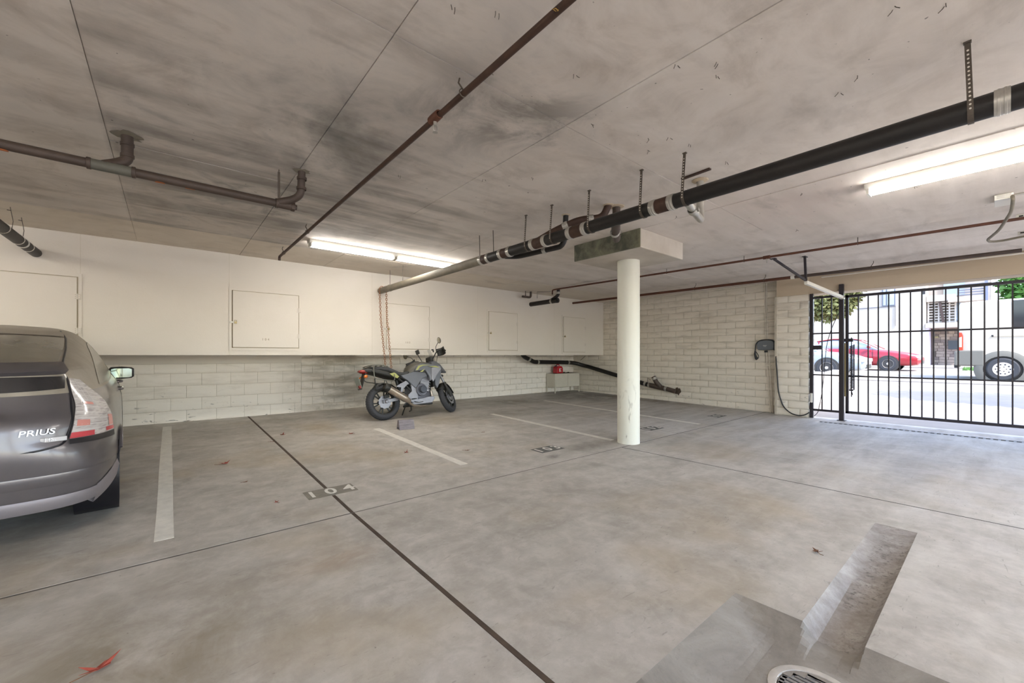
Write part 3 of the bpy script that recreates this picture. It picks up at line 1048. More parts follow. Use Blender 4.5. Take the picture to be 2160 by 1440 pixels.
# --- short black pipe at the far left
sp2 = pipe_root('drain_pipe', 'short black pipe with pale bands entering the soffit at far left', 'pipe', (-1.24, 6.6, 2.45))
seg(sp2, [(-1.24, 4.6, 2.44), (-1.24, YS + .02, 2.462)], .052, M_BLACKIRON, 'pipe', 18)
for y, w, m in ((6.2, .012, M_SOFFIT), (6.72, .012, M_SOFFIT), (6.90, .045, M_WHITEMETAL), (7.12, .012, M_SOFFIT)):
    band(sp2, (-1.24, y, 2.456), (0, 1, .01), .052, w, m, 'tape_band', False)
for y in (6.62, 7.04):
    MB().tube([(-1.26, y, 2.51), (-1.25, y + .01, 2.62), (-1.268, y, CEIL)], .003, 6).tube([(-1.29, y, CEIL - .035), (-1.26, y, CEIL - .04)], .004, 6).obj('wire_hanger', M_STRAP, sp2)
MB().lathe([(.05, .004), (.066, .003), (.066, -.004)], 20, axis_M((-1.24, YS, 2.462), (0, -1, 0))).obj('wall_collar', M_SOFFIT, sp2)

# --- right-hand sprinkler main and the brown pipe along the block wall
sp3 = pipe_root('sprinkler_pipe', 'thin brown sprinkler pipe behind the column carrying a small head', 'pipe', (6.9, 3, 2.69))
A, B = Vector((6.72, 6.55, 2.715)), Vector((7.05, -3.2, 2.655))
seg(sp3, [A + Vector((-.02, .0, -.11)), A + Vector((-.02, 0, -.01)), A + Vector((0, -.06, 0)), B], .017, M_RUSTRED, 'pipe', 10, .03)
P0 = A.lerp(B, (6.55 - 2.24) / 9.75)
MB().lathe([(.018, -.05), (.027, -.045), (.027, .045), (.018, .05)], 12, axis_M(P0, (0, 1, 0))).obj('tee_fitting', M_RUSTRED, sp3, smooth=30)
MB().tube([P0 + Vector((0, 0, -.02)), P0 + Vector((0, 0, -.05))], .01, 8).tube([P0 + Vector((-.014, 0, -.05)), P0 + Vector((-.015, 0, -.07)), P0 + Vector((0, 0, -.085)), P0 + Vector((.015, 0, -.07)), P0 + Vector((.014, 0, -.05))], .003, 6).obj('sprinkler_head', M_STEEL, sp3)
for t in (.28, .55, .41):
    q = A.lerp(B, t)
    MB().tube([q + Vector((.02 * math.cos(a), 0, .02 * math.sin(a))) for a in [i * PI / 8 for i in range(17)]], .004, 6).tube([q + Vector((0, 0, .02)), (q.x, q.y, CEIL)], .005, 6).obj('hanger', M_STRAP, sp3)

sp4 = pipe_root('sprinkler_pipe', 'red-brown pipe running along the top of the right block wall', 'pipe', (8.7, 3.5, 2.65))
A4, B4 = Vector((8.49, YS + .02, 2.65)), Vector((8.90, -.20, 2.65))
seg(sp4, [A4, A4.lerp(B4, .66)], .027, M_RUSTRED, 'pipe', 12)
seg(sp4, [A4.lerp(B4, .66), B4], .027, M_BROWNIRON, 'pipe', 12)
MB().lathe([(.028, -.03), (.034, -.03), (.034, .03), (.028, .03)], 12, axis_M(A4.lerp(B4, .66), B4 - A4)).obj('coupling', M_WHITEMETAL, sp4, smooth=30)
for t in (.22, .43, .60, .80):
    q = A4.lerp(B4, t)
    MB().tube([q + Vector((.03 * math.cos(a), 0, .03 * math.sin(a))) for a in [i * PI / 8 for i in range(17)]], .004, 6).tube([q + Vector((0, 0, .03)), q + Vector((.0, -.03, .08)), (q.x, q.y - .03, CEIL)], .005, 6).obj('hanger', M_STRAP, sp4)
sp5 = pipe_root('sprinkler_pipe', 'slim pale conduit tucked along the top of the header beam', 'conduit', (9.62, 1, 2.72))
seg(sp5, [(9.63, 2.2, 2.722), (9.63, -3.2, 2.722)], .013, M_SOFFIT, 'pipe', 10)

# --- stub pipes by the soffit near the right corner
st = pipe_root('drain_pipe', 'short black stub pipe with an elbow under the ceiling near the corner', 'pipe', (6.92, 7.0, 2.5))
seg(st, [(6.92, YS + .02, 2.49), (6.94, 6.62, 2.50)], .055, M_BLACKIRON, 'pipe', 16)
band(st, (6.935, 6.80, 2.497), (0, -1, 0), .055, .05)
MB().lathe([(0, .03), (.035, .03), (.035, .01), (.06, .01), (.06, -.03)], 16, axis_M((6.94, 6.62, 2.50), (0, -1, 0))).obj('cleanout_plug', M_BLACKIRON, st, smooth=30)
seg(st, [(6.935, 6.86, 2.51), (6.95, 6.72, 2.57), (6.99, 6.64, 2.63), (6.99, 6.64, CEIL)], .038, M_BLACKIRON, 'elbow', 12, .05)
band(st, (6.99, 6.64, 2.68), (0, 0, 1), .038, .05)
MB().tube([(6.60, 6.95, 2.55), (6.60, 6.95, 2.70), (6.9, 6.8, 2.72)], .006, 6).obj('hanger', M_STRAP, st)
st2 = pipe_root('drain_pipe', 'small brown hook-shaped pipe where soffit meets ceiling', 'pipe', (6.55, 7.3, 2.6))
seg(st2, [(6.45, 7.3, 2.62), (6.72, 7.3, 2.62), (6.72, 7.3, CEIL)], .027, M_BROWNIRON, 'pipe', 12, .06)
seg(st2, [(6.55, 7.3, 2.62), (6.55, 7.3, CEIL)], .010, M_BROWNIRON, 'branch', 8)

# --- the low black drain along the right wall
lp = pipe_root('drain_pipe', 'black drain pipe sloping down along the right block wall behind the column', 'pipe', (9.6, 7, .6))
LR = .058
seg(lp, [(7.36, 8.33, 1.24), (7.44, 8.33, 1.17), (7.80, 8.33, 1.03), (7.95, 8.33, 1.03)], LR, M_BLACKIRON, 'elbow', 16, .12)
seg(lp, [(7.95, 8.33, 1.03), (9.18, 8.36, 1.005)], LR, M_BLACKIRON, 'pipe', 16)
seg(lp, [(9.18, 8.36, 1.005), (9.5, 8.36, .99), (9.70, 8.12, .90), (9.705, 7.98, .875)], LR, M_BLACKIRON, 'elbow', 16, .14)
seg(lp, [(9.705, 7.98, .875), (9.705, 5.95, .435)], LR, M_BLACKIRON, 'pipe', 16)
seg(lp, [(9.705, 5.95, .435), (9.705, 5.45, .365)], LR + .004, M_BROWNIRON, 'wye_fitting', 16)
seg(lp, [(9.705, 5.58, .38), (9.66, 5.70, .52), (9.66, 5.78, .66)], LR, M_BROWNIRON, 'wye_branch', 16)
seg(lp, [(9.705, 5.45, .365), (9.72, 5.22, .315)], LR, M_BROWNIRON, 'pipe', 16)
for p, d in (((7.60, 8.33, 1.11), (1, 0, -.5)), ((7.93, 8.33, 1.03), (1, 0, 0)), ((9.22, 8.36, 1.003), (1, 0, 0)), ((9.6, 8.27, .955), (1, -1.1, -.4)), ((9.705, 6.05, .455), (0, -1, -.21)), ((9.705, 5.93, .43), (0, -1, -.21)), ((9.705, 5.46, .367), (0, -1, -.2)), ((9.66, 5.75, .61), (0, .5, 1))):
    band(lp, p, d, LR, .06)
b = MB()
n = 14
rim = [(XW - .012, 5.2 + .09 * rs.uniform(.7, 1.2) * math.cos(2 * PI * i / n), .31 + .09 * rs.uniform(.7, 1.2) * math.sin(2 * PI * i / n)) for i in range(n)]
b.add(rim + [(XW - .03, 5.2, .31)], [(i, (i + 1) % n, n) for i in range(n)]).obj('wall_hole', M_JOINT, lp)
MB().tube([(9.6, 8.2, 1.06), (9.66, 8.05, 1.2)], .006, 6).tube([(9.74, 6.0, .5), (9.8, 6.05, .62), (9.8, 5.95, .56)], .006, 6).obj('hanger', M_STRAP, lp)

# ================================================================== LAMPS
def tube_lamp(x, y, along, ln, label, group=None):
    """two-tube fluorescent batten; along 'x' or 'y', starting at (x, y)"""
    root = empty('fluorescent_lamp', (x, y, CEIL - .1))
    tag(root, label, 'lamp', group)
    def P(a, c, z):
        return (x + a, y + c, z) if along == 'x' else (x + c, y - a, z)
    prof = [(-.075, 0), (-.075, -.022), (-.05, -.055), (.05, -.055), (.075, -.022), (.075, 0)]
    b = MB()
    rows = [[P(a, c, CEIL + z) for c, z in prof] for a in (0, ln)]
    b.grid(rows)
    n = len(prof)
    b.add(rows[0], [tuple(range(n))]).add(rows[1], [tuple(range(n))])
    b.obj('housing', M_WHITEMETAL, root)
    half = ln / 2
    for s_ in (0, 1):
        for e in (.012, half - .03):
            a = s_ * half + e
            b = MB()
            pts = [P(a, -.06, CEIL - .052), P(a + .018, -.06, CEIL - .052), P(a + .018, .06, CEIL - .052), P(a, .06, CEIL - .052)]
            pt2 = [(p[0], p[1], CEIL - .098) for p in pts]
            b.add(pts + pt2, [(0, 1, 2, 3), (7, 6, 5, 4), (0, 4, 5, 1), (1, 5, 6, 2), (2, 6, 7, 3), (3, 7, 4, 0)]).obj('lamp_holder', M_WHITEMETAL, root)
        for c in (-.03, .03):
            MB().tube([P(s_ * half + .032, c, CEIL - .078), P(s_ * half + half - .032, c, CEIL - .078)], .017, 8).obj('tube', M_TUBE, root, smooth=60)
    return root


tube_lamp(1.42, 5.90, 'x', 2.4, 'lit two-tube fluorescent lamp on the ceiling above the motorcycle')
tube_lamp(4.86, .78, 'y', 2.4, 'lit fluorescent lamp on the ceiling at right beyond the black pipe')
tube_lamp(-4.6, 5.90, 'x', 2.4, 'unseen fluorescent lamp added further along the ceiling past the grey car')  # this and the next three are out of view, added to brighten the garage
tube_lamp(-3.0, 1.6, 'y', 2.4, 'unseen fluorescent lamp added over the driving aisle near the grey car')
tube_lamp(0.9, -1.9, 'y', 2.4, 'unseen fluorescent lamp added over the aisle close to the opened side')
tube_lamp(-7.0, 1.6, 'y', 2.4, 'unseen fluorescent lamp added by the side wall of the aisle')

# ================================================================== GATE
GX = 9.75
gate = empty('gate', (GX, 0, .13))
tag(gate, 'wide black steel bar gate closing the driveway opening', 'gate')
GY0, GY1, GZ0, GZ1 = 1.83, -3.2, .13, 2.345
MB().box(GX - .022, GX + .022, GY1, GY0 + .02, GZ1 - .045, GZ1).obj('top_rail', M_BLACK, gate)
MB().box(GX - .022, GX + .022, GY1, GY0 + .02, GZ0, GZ0 + .045).obj('bottom_rail', M_BLACK, gate)
MB().box(GX - .022, GX + .022, GY0 - .02, GY0 + .025, GZ0, GZ1).obj('stile', M_BLACK, gate)
MB().box(GX - .022, GX + .022, GY1 - .02, GY1 + .025, GZ0, GZ1).obj('stile', M_BLACK, gate)
for z in (1.63, .83):
    MB().box(GX - .012, GX + .012, GY1, GY0, z - .013, z + .013).obj('middle_rail', M_BLACK, gate)
y = 1.669
bm_ = MB().box(-.009, .009, -.009, .009, 0, GZ1 - GZ0 - .06).mesh('bar', M_BLACK)
while y > GY1 + .05:
    place_mesh('bar', bm_, gate, (GX, y, GZ0 + .03))
    y -= .1385
# wheel track / threshold edge under the gate
post = empty('gate_post', (9.62, 1.89, 0))
tag(post, 'tall black square gate post between side panel and gate', 'post')
MB().box(9.585, 9.655, 1.855, 1.925, .0, 2.545).obj('post', M_BLACK, post, bevel=.004)
MB().box(9.56, 9.68, 1.83, 1.95, .0, .012).obj('base_plate', M_BLACK, post)
pan = empty('side_panel', (9.64, 2.13, .1))
tag(pan, 'narrow black barred panel fixed between pier and gate post', 'fence panel')
MB().box(9.61, 9.67, 2.33, 2.385, .0, 2.42).obj('stile', M_BLACK, pan)
for z, h in ((2.335, .04), (1.64, .026), (.84, .026), (.16, .04)):
    MB().box(9.625, 9.655, 1.928, 2.335, z - h / 2, z + h / 2).obj('rail', M_BLACK, pan)
for y in (2.192, 2.046):
    MB().box(9.631, 9.649, y - .009, y + .009, .16, 2.335).obj('bar', M_BLACK, pan)
MB().box(9.60, 9.66, 2.19, 2.33, 1.33, 1.41).obj('lock_box', M_BLACK, pan, bevel=.004)
MB().box(9.585, 9.61, 2.335, 2.372, .30, .48).obj('switch_box', M_WHITEMETAL, pan, bevel=.004)
# spring closer and tan board at the hinge side
cl = empty('gate_closer', (9.70, 1.78, .45))
tag(cl, 'coiled spring gate closer with tan backing board at the hinge post', 'gate closer')
MB().box(9.69, 9.72, 1.845, 1.885, .45, 1.45).obj('backing_board', mat('tan_board', '#8d7b52', .7, var=.1), cl)
MB().box(9.67, 9.72, 1.735, 1.905, 1.47, 1.53).obj('top_bracket', M_BLACK, cl, bevel=.004)
MB().tube([(9.695, 1.76, .45), (9.695, 1.76, 1.55)], .008, 8).obj('rod', M_BLACK, cl)
pts = []
turns = 30
for i in range(turns * 10 + 1):
    a = 2 * PI * i / 10
    pts.append((9.695 + .026 * math.cos(a), 1.76 + .026 * math.sin(a), .60 + .80 * i / (turns * 10)))
MB().tube(pts, .007, 5).obj('spring', M_BLACK, cl, smooth=60)
MB().box(9.68, 9.71, 1.715, 1.73, .58, 1.42).obj('guard', M_BLACK, cl)
MB().box(9.67, 9.72, 1.735, 1.79, .56, .59).tube([(9.695, 1.76, .56), (9.695, 1.74, .48)], .007, 6).obj('lower_bracket', M_BLACK, cl)
# overhead operator
op = empty('gate_operator', (8.4, 1.92, 2.3))
tag(op, 'white gate operator rail hung on black ceiling brackets', 'gate operator')
J = Vector((7.64, 1.945, 2.36))
MB().bar(J, (9.58, 1.86, 2.285), .05, .055).obj('rail', M_WHITEMETAL, op, bevel=.006)
MB().bar((J.x, J.y, J.z + .02), (7.63, 1.955, CEIL - .004), .03, .03).obj('bracket_leg', M_BLACK, op)
MB().bar(J + Vector((0, 0, .03)), (7.40, 2.31, CEIL - .01), .03, .03).obj('bracket_leg', M_BLACK, op)
MB().box(7.57, 7.69, 1.93, 1.98, CEIL - .01, CEIL).box(7.36, 7.44, 2.28, 2.36, CEIL - .01, CEIL).obj('bracket_foot', M_BLACK, op)
MB().bar((9.50, 1.865, 2.287), (9.582, 1.86, 2.285), .06, .065).obj('end_cap', M_STEEL, op, bevel=.004)

# thin cable crossing the side panel
pts = [(9.69, 2.33, .03), (9.69, 2.27, .10), (9.69, 2.20, .5), (9.69, 2.165, 1.0), (9.69, 2.13, 1.45), (9.69, 2.05, 1.75), (9.69, 1.96, 1.98), (9.69, 1.93, 2.05)]
tag(MB().tube(bend(pts, .2, 5), .006, 6).obj('cable', M_BLACK, smooth=60), 'thin dark cable looping up through the barred side panel', 'cable')

# ================================================================== TRENCH DRAIN AND FLOOR DRAIN
td = empty('trench_drain', (9.17, 0, 0))
tag(td, 'long slotted metal trench drain in the floor before the gate', 'drain')
M_GRATE = mat('worn_grate', '#8d8a86', .5, .5, var=.15)
M_VOID = mat('drain_void', '#1c1916', .95)
MB().box(9.10, 9.24, -3.2, 2.13, -.08, -.009).obj('channel', M_VOID, td)
MB().box(9.10, 9.112, -3.2, 2.13, -.06, .001).obj('frame', M_GRATE, td)
MB().box(9.228, 9.24, -3.2, 2.13, -.06, .001).obj('frame', M_GRATE, td)
gm = MB()
for i in range(7):
    gm.box(.0, .104, i * .0715, i * .0715 + .026, -.005, 0)
gm.box(.0, .012, 0, .4995, -.005, 0).box(.092, .104, 0, .4995, -.005, 0)
gme = gm.mesh('grate', M_GRATE)
for i in range(10):
    place_mesh('grate', gme, td, (9.118, 1.625 - i * .5, -.001))

fd = empty('floor_drain', (DC[0], DC[1], -.07))
tag(fd, 'round slotted floor drain cover at the foot of the trough', 'drain')
MB().lathe([(.160, -.064), (.156, -.058), (.142, -.056), (.128, -.057), (.124, -.080)], 40, Matrix.Translation((DC[0], DC[1], 0))).obj('collar', mat('drain_collar', '#b3aca2', .7, var=.12, vscale=20), fd, smooth=40)
MB().lathe([(0, -.11), (.136, -.11), (.136, -.075)], 32, Matrix.Translation((DC[0], DC[1], 0))).obj('pit', M_VOID, fd)
for i in range(-5, 6):
    y = i * .0215
    hw = math.sqrt(max(.0001, .12 ** 2 - y * y))
    MB().box(DC[0] + y - .0065, DC[0] + y + .0065, DC[1] - hw, DC[1] + hw, -.072, -.063).obj('slat', M_GRATE, fd)
MB().lathe([(.105, -.072), (.105, -.063), (.122, -.063), (.122, -.072)], 40, Matrix.Translation((DC[0], DC[1], 0)), closed=True).obj('rim', M_GRATE, fd, smooth=40)
MB().box(DC[0] - .118, DC[0] + .118, DC[1] - .009, DC[1] + .009, -.074, -.065).obj('cross_bar', M_GRATE, fd)

# ================================================================== EV CHARGER
ev = empty('car_charger', (9.77, 3.2, 1.42))
tag(ev, 'grey wall-mounted car charger on the painted block wall', 'charger')
out_ = []
for i in range(40):
    a = 2 * PI * i / 40
    u, v = math.cos(a), math.sin(a)
    yy = 3.205 + .165 * abs(u) ** .45 * (1 if u > 0 else -1)
    zz = 1.415 + (.108 if v > 0 else .095) * abs(v) ** .5 * (1 if v > 0 else -1) + .012 * (1 - (u * u))
    out_.append((yy, zz))
MB().prism(out_, 9.735, 9.825, 'x').obj('body', M_GREYPLASTIC, ev, bevel=.014, seg=3)
MB().box(9.725, 9.737, 3.175, 3.245, 1.425, 1.432).box(9.725, 9.737, 3.185, 3.235, 1.405, 1.411).obj('logo', M_WHITEMETAL, ev)
MB().box(9.73, 9.83, 3.005, 3.05, 1.32, 1.50).obj('end_bracket', M_BLACKPLASTIC, ev, bevel=.01)
MB().box(9.76, 9.80, 3.18, 3.23, 1.28, 1.32).obj('gland', M_BLACKPLASTIC, ev)
pts = [(9.75, 3.03, 1.50), (9.74, 3.06, 1.535), (9.735, 3.13, 1.548), (9.73, 3.23, 1.552), (9.73, 3.33, 1.53), (9.73, 3.385, 1.46), (9.735, 3.395, 1.36), (9.74, 3.40, 1.29)]
MB().tube(bend(pts, .08, 4), .011, 8).obj('cable_loop', M_BLACKPLASTIC, ev, smooth=60)
cn = MB().tube([(9.745, 3.40, 1.31), (9.745, 3.405, 1.25), (9.745, 3.395, 1.20), (9.745, 3.375, 1.15), (9.745, 3.36, 1.135)], [.016, .022, .024, .034, .03], 10)
cn.obj('connector', M_BLACKPLASTIC, ev, smooth=50)
MB().tube(bend([(9.745, 3.39, 1.30), (9.745, 3.35, 1.24), (9.745, 3.33, 1.19), (9.745, 3.35, 1.145)], .03, 3), .008, 6).obj('connector_handle', M_BLACKPLASTIC, ev, smooth=50)
pts = [(9.76, 3.01, 1.38), (9.70, 2.99, 1.30), (9.585, 2.955, 1.15), (9.58, 2.93, .80), (9.575, 2.91, .45), (9.57, 2.82, .17), (9.565, 2.70, .06), (9.56, 2.58, .022), (9.565, 2.46, .04), (9.60, 2.385, .10)]
tag(MB().tube(bend(pts, .25, 6), .011, 8).obj('charging_cable', M_BLACKPLASTIC, smooth=60), 'black charging cable hanging from the wall charger to the pier foot', 'cable')
cdt = empty('conduit', (XW - .02, 3.2, 0))
tag(cdt, 'pair of painted conduits running up the block wall past the charger', 'conduit')
for y0, y1 in ((3.235, 3.225), (3.205, 3.195)):
    MB().tube([(XW - .018, y0, CEIL), (XW - .018, y1, 1.55)], .012, 8).obj('upper_conduit', M_BLOCKR, cdt, smooth=60)
for y0, y1 in ((3.215, 3.13), (3.165, 3.085)):
    MB().tube([(XW - .018, y0, 1.31), (XW - .018, y1, .0)], .013, 8).obj('lower_conduit', M_BLOCKR, cdt, smooth=60)
for z in (.5, 1.0, 2.2):
    MB().box(XW - .03, XW, 3.07 + .05 * z, 3.20 + .035 * z, z - .012, z + .012).obj('clip', M_BLOCKR, cdt)

# ================================================================== CEILING BOXES AT RIGHT
jb = empty('junction_box', (6.25, -.03, CEIL))
tag(jb, 'small grey junction box with flexible conduit on the ceiling', 'junction box')
MB().box(6.10, 6.38, -.09, .03, CEIL - .056, CEIL - .006).obj('box', M_WHITEMETAL, jb, bevel=.004)
MB().box(6.095, 6.101, -.075, .015, CEIL - .045, CEIL - .006).obj('cover', M_STEEL, jb)
pts = [(6.12, -.08, CEIL - .03), (6.05, -.085, CEIL - .08), (6.3, -.08, CEIL - .14), (7.0, .0, CEIL - .17), (7.5, .09, CEIL - .165), (7.66, .07, CEIL - .165), (7.7, -.02, CEIL - .165), (7.62, -.2, CEIL - .16), (7.6, -.6, CEIL - .15)]
MB().tube(bend(pts, .15, 5), .014, 8).obj('flex_conduit', M_GREYIRON, jb, smooth=60)
MB().tube([(6.2, -.09, CEIL - .012), (6.2, -2.2, CEIL - .012)], .009, 8).obj('wall_conduit', M_STEEL, jb)
for (x, yy, lb) in ((7.17, -.12, 'grey slotted strut channel on the ceiling beside the flexible conduit'), (8.15, -.15, 'pale slotted strut channel on the ceiling near the header beam')):
    s_ = empty('strut_channel', (x, yy, CEIL))
    tag(s_, lb, 'strut')
    b = MB().box(x - .03, x - .026, yy - 1.4, yy, CEIL - .04, CEIL).box(x + .026, x + .03, yy - 1.4, yy, CEIL - .04, CEIL).box(x - .03, x + .03, yy - 1.4, yy, CEIL - .004, CEIL)
    b.obj('channel', M_STEEL, s_)
    hb = MB()
    for i in range(10):
        hb.box(x - .0315, x - .0295, yy - .05 - i * .1, yy - .02 - i * .1, CEIL - .03, CEIL - .015)
    hb.obj('slots', M_VOID, s_)

# nail stubs left in the concrete by the formwork
nb = MB()
rn = random.Random(17)
for (x, y) in ((.95, 1.55), (1.0, 1.42), (1.12, 1.45), (1.7, 1.5), (2.15, 1.75), (2.05, 1.1), (2.3, 1.0), (2.2, .95), (2.6, 1.6), (2.75, 1.7), (2.7, 1.5), (2.9, 1.45), (3.0, .6), (2.9, .5), (3.4, 1.4), (2.45, .3), (2.6, .15), (3.9, .9), (4.6, 1.2), (5.2, .5), (5.9, 1.6), (4.3, 2.3), (2.4, 2.6), (2.1, 2.9), (1.5, 3.3)):
    for dx in (0, .02):
        a = rn.uniform(-.5, .5)
        nb.tube([(x + dx, y, CEIL), (x + dx + .004, y + a * .02, CEIL - .012), (x + dx + .006, y + a * .05, CEIL - .022)], .0018, 5)
o = nb.obj('nail_stubs', M_STRAP, ceiling)
o['kind'] = 'stuff'
# embedded blue cap and bent wire ends left in the ceiling
tag(MB().lathe([(0, -.002), (.02, -.002), (.022, 0)], 14, Matrix.Translation((.98, 1.745, CEIL)) @ Matrix.Diagonal((1.5, .8, 1, 1))).obj('ceiling_cap', mat('blue_cap', '#7fa0ba', .5)), 'small pale blue plastic cap set into the ceiling', 'cap')

# ================================================================== CHAIN
def chain(pts, r=.0048, link=.05):
    b = MB()
    pts = [Vector(p) for p in pts]
    P = [pts[0]]
    d = [0]
    for a, c in zip(pts, pts[1:]):
        d.append(d[-1] + (c - a).length)
    total = d[-1]
    n = int(total / (link * .74))
    for i in range(n):
        s_ = (i + .5) * total / n
        j = max(k_ for k_ in range(len(d) - 1) if d[k_] <= s_)
        q = pts[j].lerp(pts[j + 1], (s_ - d[j]) / (d[j + 1] - d[j]))
        dr = (pts[j + 1] - pts[j]).normalized()
        Mx = axis_M(q, dr) @ Matrix.Rotation(R(90) * (i % 2) + .4, 4, 'Z')
        ring = []
        for k_ in range(10):
            a = 2 * PI * k_ / 10
            ring.append(Mx @ Vector((.0165 * math.cos(a), 0, (link / 2) * math.sin(a))))
        b.tube(ring, r, 5, closed=True)
    return b


M_CHAIN = mat('rusty_chain', '#9a6a48', .7, .3, var=.3, vscale=40)
ch = empty('chain', (3.06, 7.3, 2.4))
tag(ch, 'rusty chain looped over the dusty pipe and hanging to the motorcycle rack', 'chain')
loop = [(PX - .062, 7.40, PZ)] + [(PX + .064 * math.cos(a), 7.40, PZ + .064 * math.sin(a)) for a in [PI - i * PI / 6 for i in range(1, 6)]] + [(PX + .062, 7.40, PZ)]
for x0, dx in ((PX - .064, 0.02), (PX + .064, 0.0)):
    b = chain([(x0, 7.40, PZ), (x0 + dx * .3, 7.36, 1.9), (x0 + dx, 7.17, .99)])
    o = b.obj('chain_strand', M_CHAIN, ch, smooth=60)
    o['kind'] = 'stuff'
chain(loop).obj('chain_strand', M_CHAIN, ch, smooth=60)['kind'] = 'stuff'

# ================================================================== MOTORCYCLE
def loft(st, n=20, e=2.6, cap=True):
    """stations (x, y, z, half width, half height) joined along x by superellipse rings"""
    b = MB()
    rows = []
    for (x, y, z, hw, hh) in st:
        row = []
        for k_ in range(n + 1):
            a = 2 * PI * k_ / n
            c_, s_ = math.cos(a), math.sin(a)
            row.append((x, y + hw * abs(c_) ** (2 / e) * (1 if c_ >= 0 else -1), z + hh * abs(s_) ** (2 / e) * (1 if s_ >= 0 else -1)))
        rows.append(row)
    b.grid(rows)
    if cap:
        b.add(rows[0][:-1], [tuple(range(n))]).add(rows[-1][:-1], [tuple(range(n))])
    return b


mc = empty('motorcycle', (2.90, 6.93, fz(6.93)), (R(-11), 0, R(5)))
tag(mc, 'grey and black adventure motorcycle leaning on its stand by the wall', 'motorcycle')
MB_BODY = mat('bike_grey', '#6d6f74', .38, .35, var=.06)
MB_BLACK = mat('bike_black', '#24231f', .45)
MB_SEAT = mat('bike_seat', '#3e3e3e', .75)
MB_SILVER = mat('bike_alloy', '#96969b', .42, .6, var=.1, vscale=15)
MB_DGREY = mat('bike_engine', '#6d6f78', .45, .5)
MB_YEL = mat('bike_stripe', '#a6a765', .5)
MB_TANK = mat('bike_tank', '#55524a', .35, .2)
MB_CAN = mat('exhaust_steel', '#b3a596', .3, .8, var=.08)
MB_RED = mat('tail_lens_red', '#8a2018', .25)
MB_ORG = mat('indicator_orange', '#d8742a', .25)
MB_PLATE = mat('plate_back', '#8b8f84', .5)
MB_GLASS = mat('mirror_glass', '#c8c6b8', .06, 1.0)
MB_CHROME = mat('bike_rack', '#77756c', .4, .6)


def mo(b, name, m, parent=None, smooth=45, bevel=0, label=None):
    o = b.obj(name, m, parent or mc, smooth=smooth, bevel=bevel, world=False)
    if label: o['label'] = label
    return o


SA = Vector((-math.sin(R(26)), 0, math.cos(R(26))))
SP_ = Vector((1.05, 0, .90))
STEER = Matrix.Translation(SP_) @ Matrix.Rotation(R(36), 4, SA) @ Matrix.Translation(-SP_)


def wheel(cx, cz, Rt, w, rim, name, X=None):
    X = X or Matrix.Identity(4)
    Mw = X @ Matrix.Translation((cx, 0, cz)) @ Matrix.Rotation(R(90), 4, 'X')
    pr = []
    for i in range(13):
        a = -PI / 2 + PI * i / 12
        pr.append((Rt - w * .42 + w * .42 * math.cos(a), w / 2 * math.sin(a)))
    prof = [(rim, -w * .36), (rim + .03, -w * .47)] + pr[1:-1] + [(rim + .03, w * .47), (rim, w * .36)]
    t = mo(MB().lathe(prof, 48, Mw), name, M_RUBBER)
    g = MB()
    for i in range(44):
        a = 2 * PI * i / 44
        for s_ in (-1, 1):
            p = []
            for u in (0.15, .5, .85):
                ph = u * 1.25
                rr_ = Rt - w * .42 + (w * .42 + .0015) * math.cos(ph)
                hh_ = s_ * w / 2 * math.sin(ph)
                aa = a + s_ * .03 + u * .10
                p.append(Mw @ Vector((rr_ * math.cos(aa), rr_ * math.sin(aa), hh_)))
            g.bar(p[0], p[1], .007, .003).bar(p[1], p[2], .007, .003)
    o = mo(g, 'tread', mat('tread_groove', '#19191b', .9), t, None)
    o['kind'] = 'stuff'
    rm = mo(MB().lathe([(rim + .004, -w * .40), (rim + .01, -w * .37), (rim - .012, -w * .3), (rim - .022, 0), (rim - .012, w * .3), (rim + .01, w * .37), (rim + .004, w * .40)], 48, Mw), 'rim', MB_BLACK)
    for i in range(6):
        a = 2 * PI * i / 6 + .2
        b = MB()
        c0 = Mw @ Vector((.035 * math.cos(a), .035 * math.sin(a), 0))
        for da in (-.16, .16):
            b.bar(c0, Mw @ Vector(((rim - .015) * math.cos(a + da), (rim - .015) * math.sin(a + da), 0)), .018, .022)
        mo(b, 'spoke', MB_BLACK, rm, None)
    mo(MB().lathe([(0, -.06), (.03, -.06), (.045, -.03), (.045, .03), (.03, .06), (0, .06)], 20, Mw), 'hub', MB_DGREY)
    dr = .115 if name == 'rear_tyre' else .15
    dp = []
    nn_ = 72
    for i in range(nn_):
        a = 2 * PI * i / nn_
        q = dr + .006 * math.sin(a * 10)
        dp.append((q, a))
    b = MB()
    vo = [Mw @ Vector((q * math.cos(a), q * math.sin(a), .062)) for q, a in dp]
    vi = [Mw @ Vector(((dr - .045) * math.cos(a), (dr - .045) * math.sin(a), .062)) for q, a in dp]
    vo2 = [Mw @ Vector((q * math.cos(a), q * math.sin(a), .067)) for q, a in dp]
    vi2 = [Mw @ Vector(((dr - .045) * math.cos(a), (dr - .045) * math.sin(a), .067)) for q, a in dp]
    b.grid([vi + vi[:1], vo + vo[:1], vo2 + vo2[:1], vi2 + vi2[:1], vi + vi[:1]])
    mo(b, 'brake_disc', MB_SILVER, None, 30)
    mo(MB().lathe([(.04, .06), (.075, .062), (.075, .068), (.02, .075), (0, .075)], 20, Mw), 'disc_carrier', MB_SILVER)
    return t


wheel(0, .312, .312, .158, .216, 'rear_tyre')
wheel(1.41, .300, .300, .118, .216, 'front_tyre', STEER)
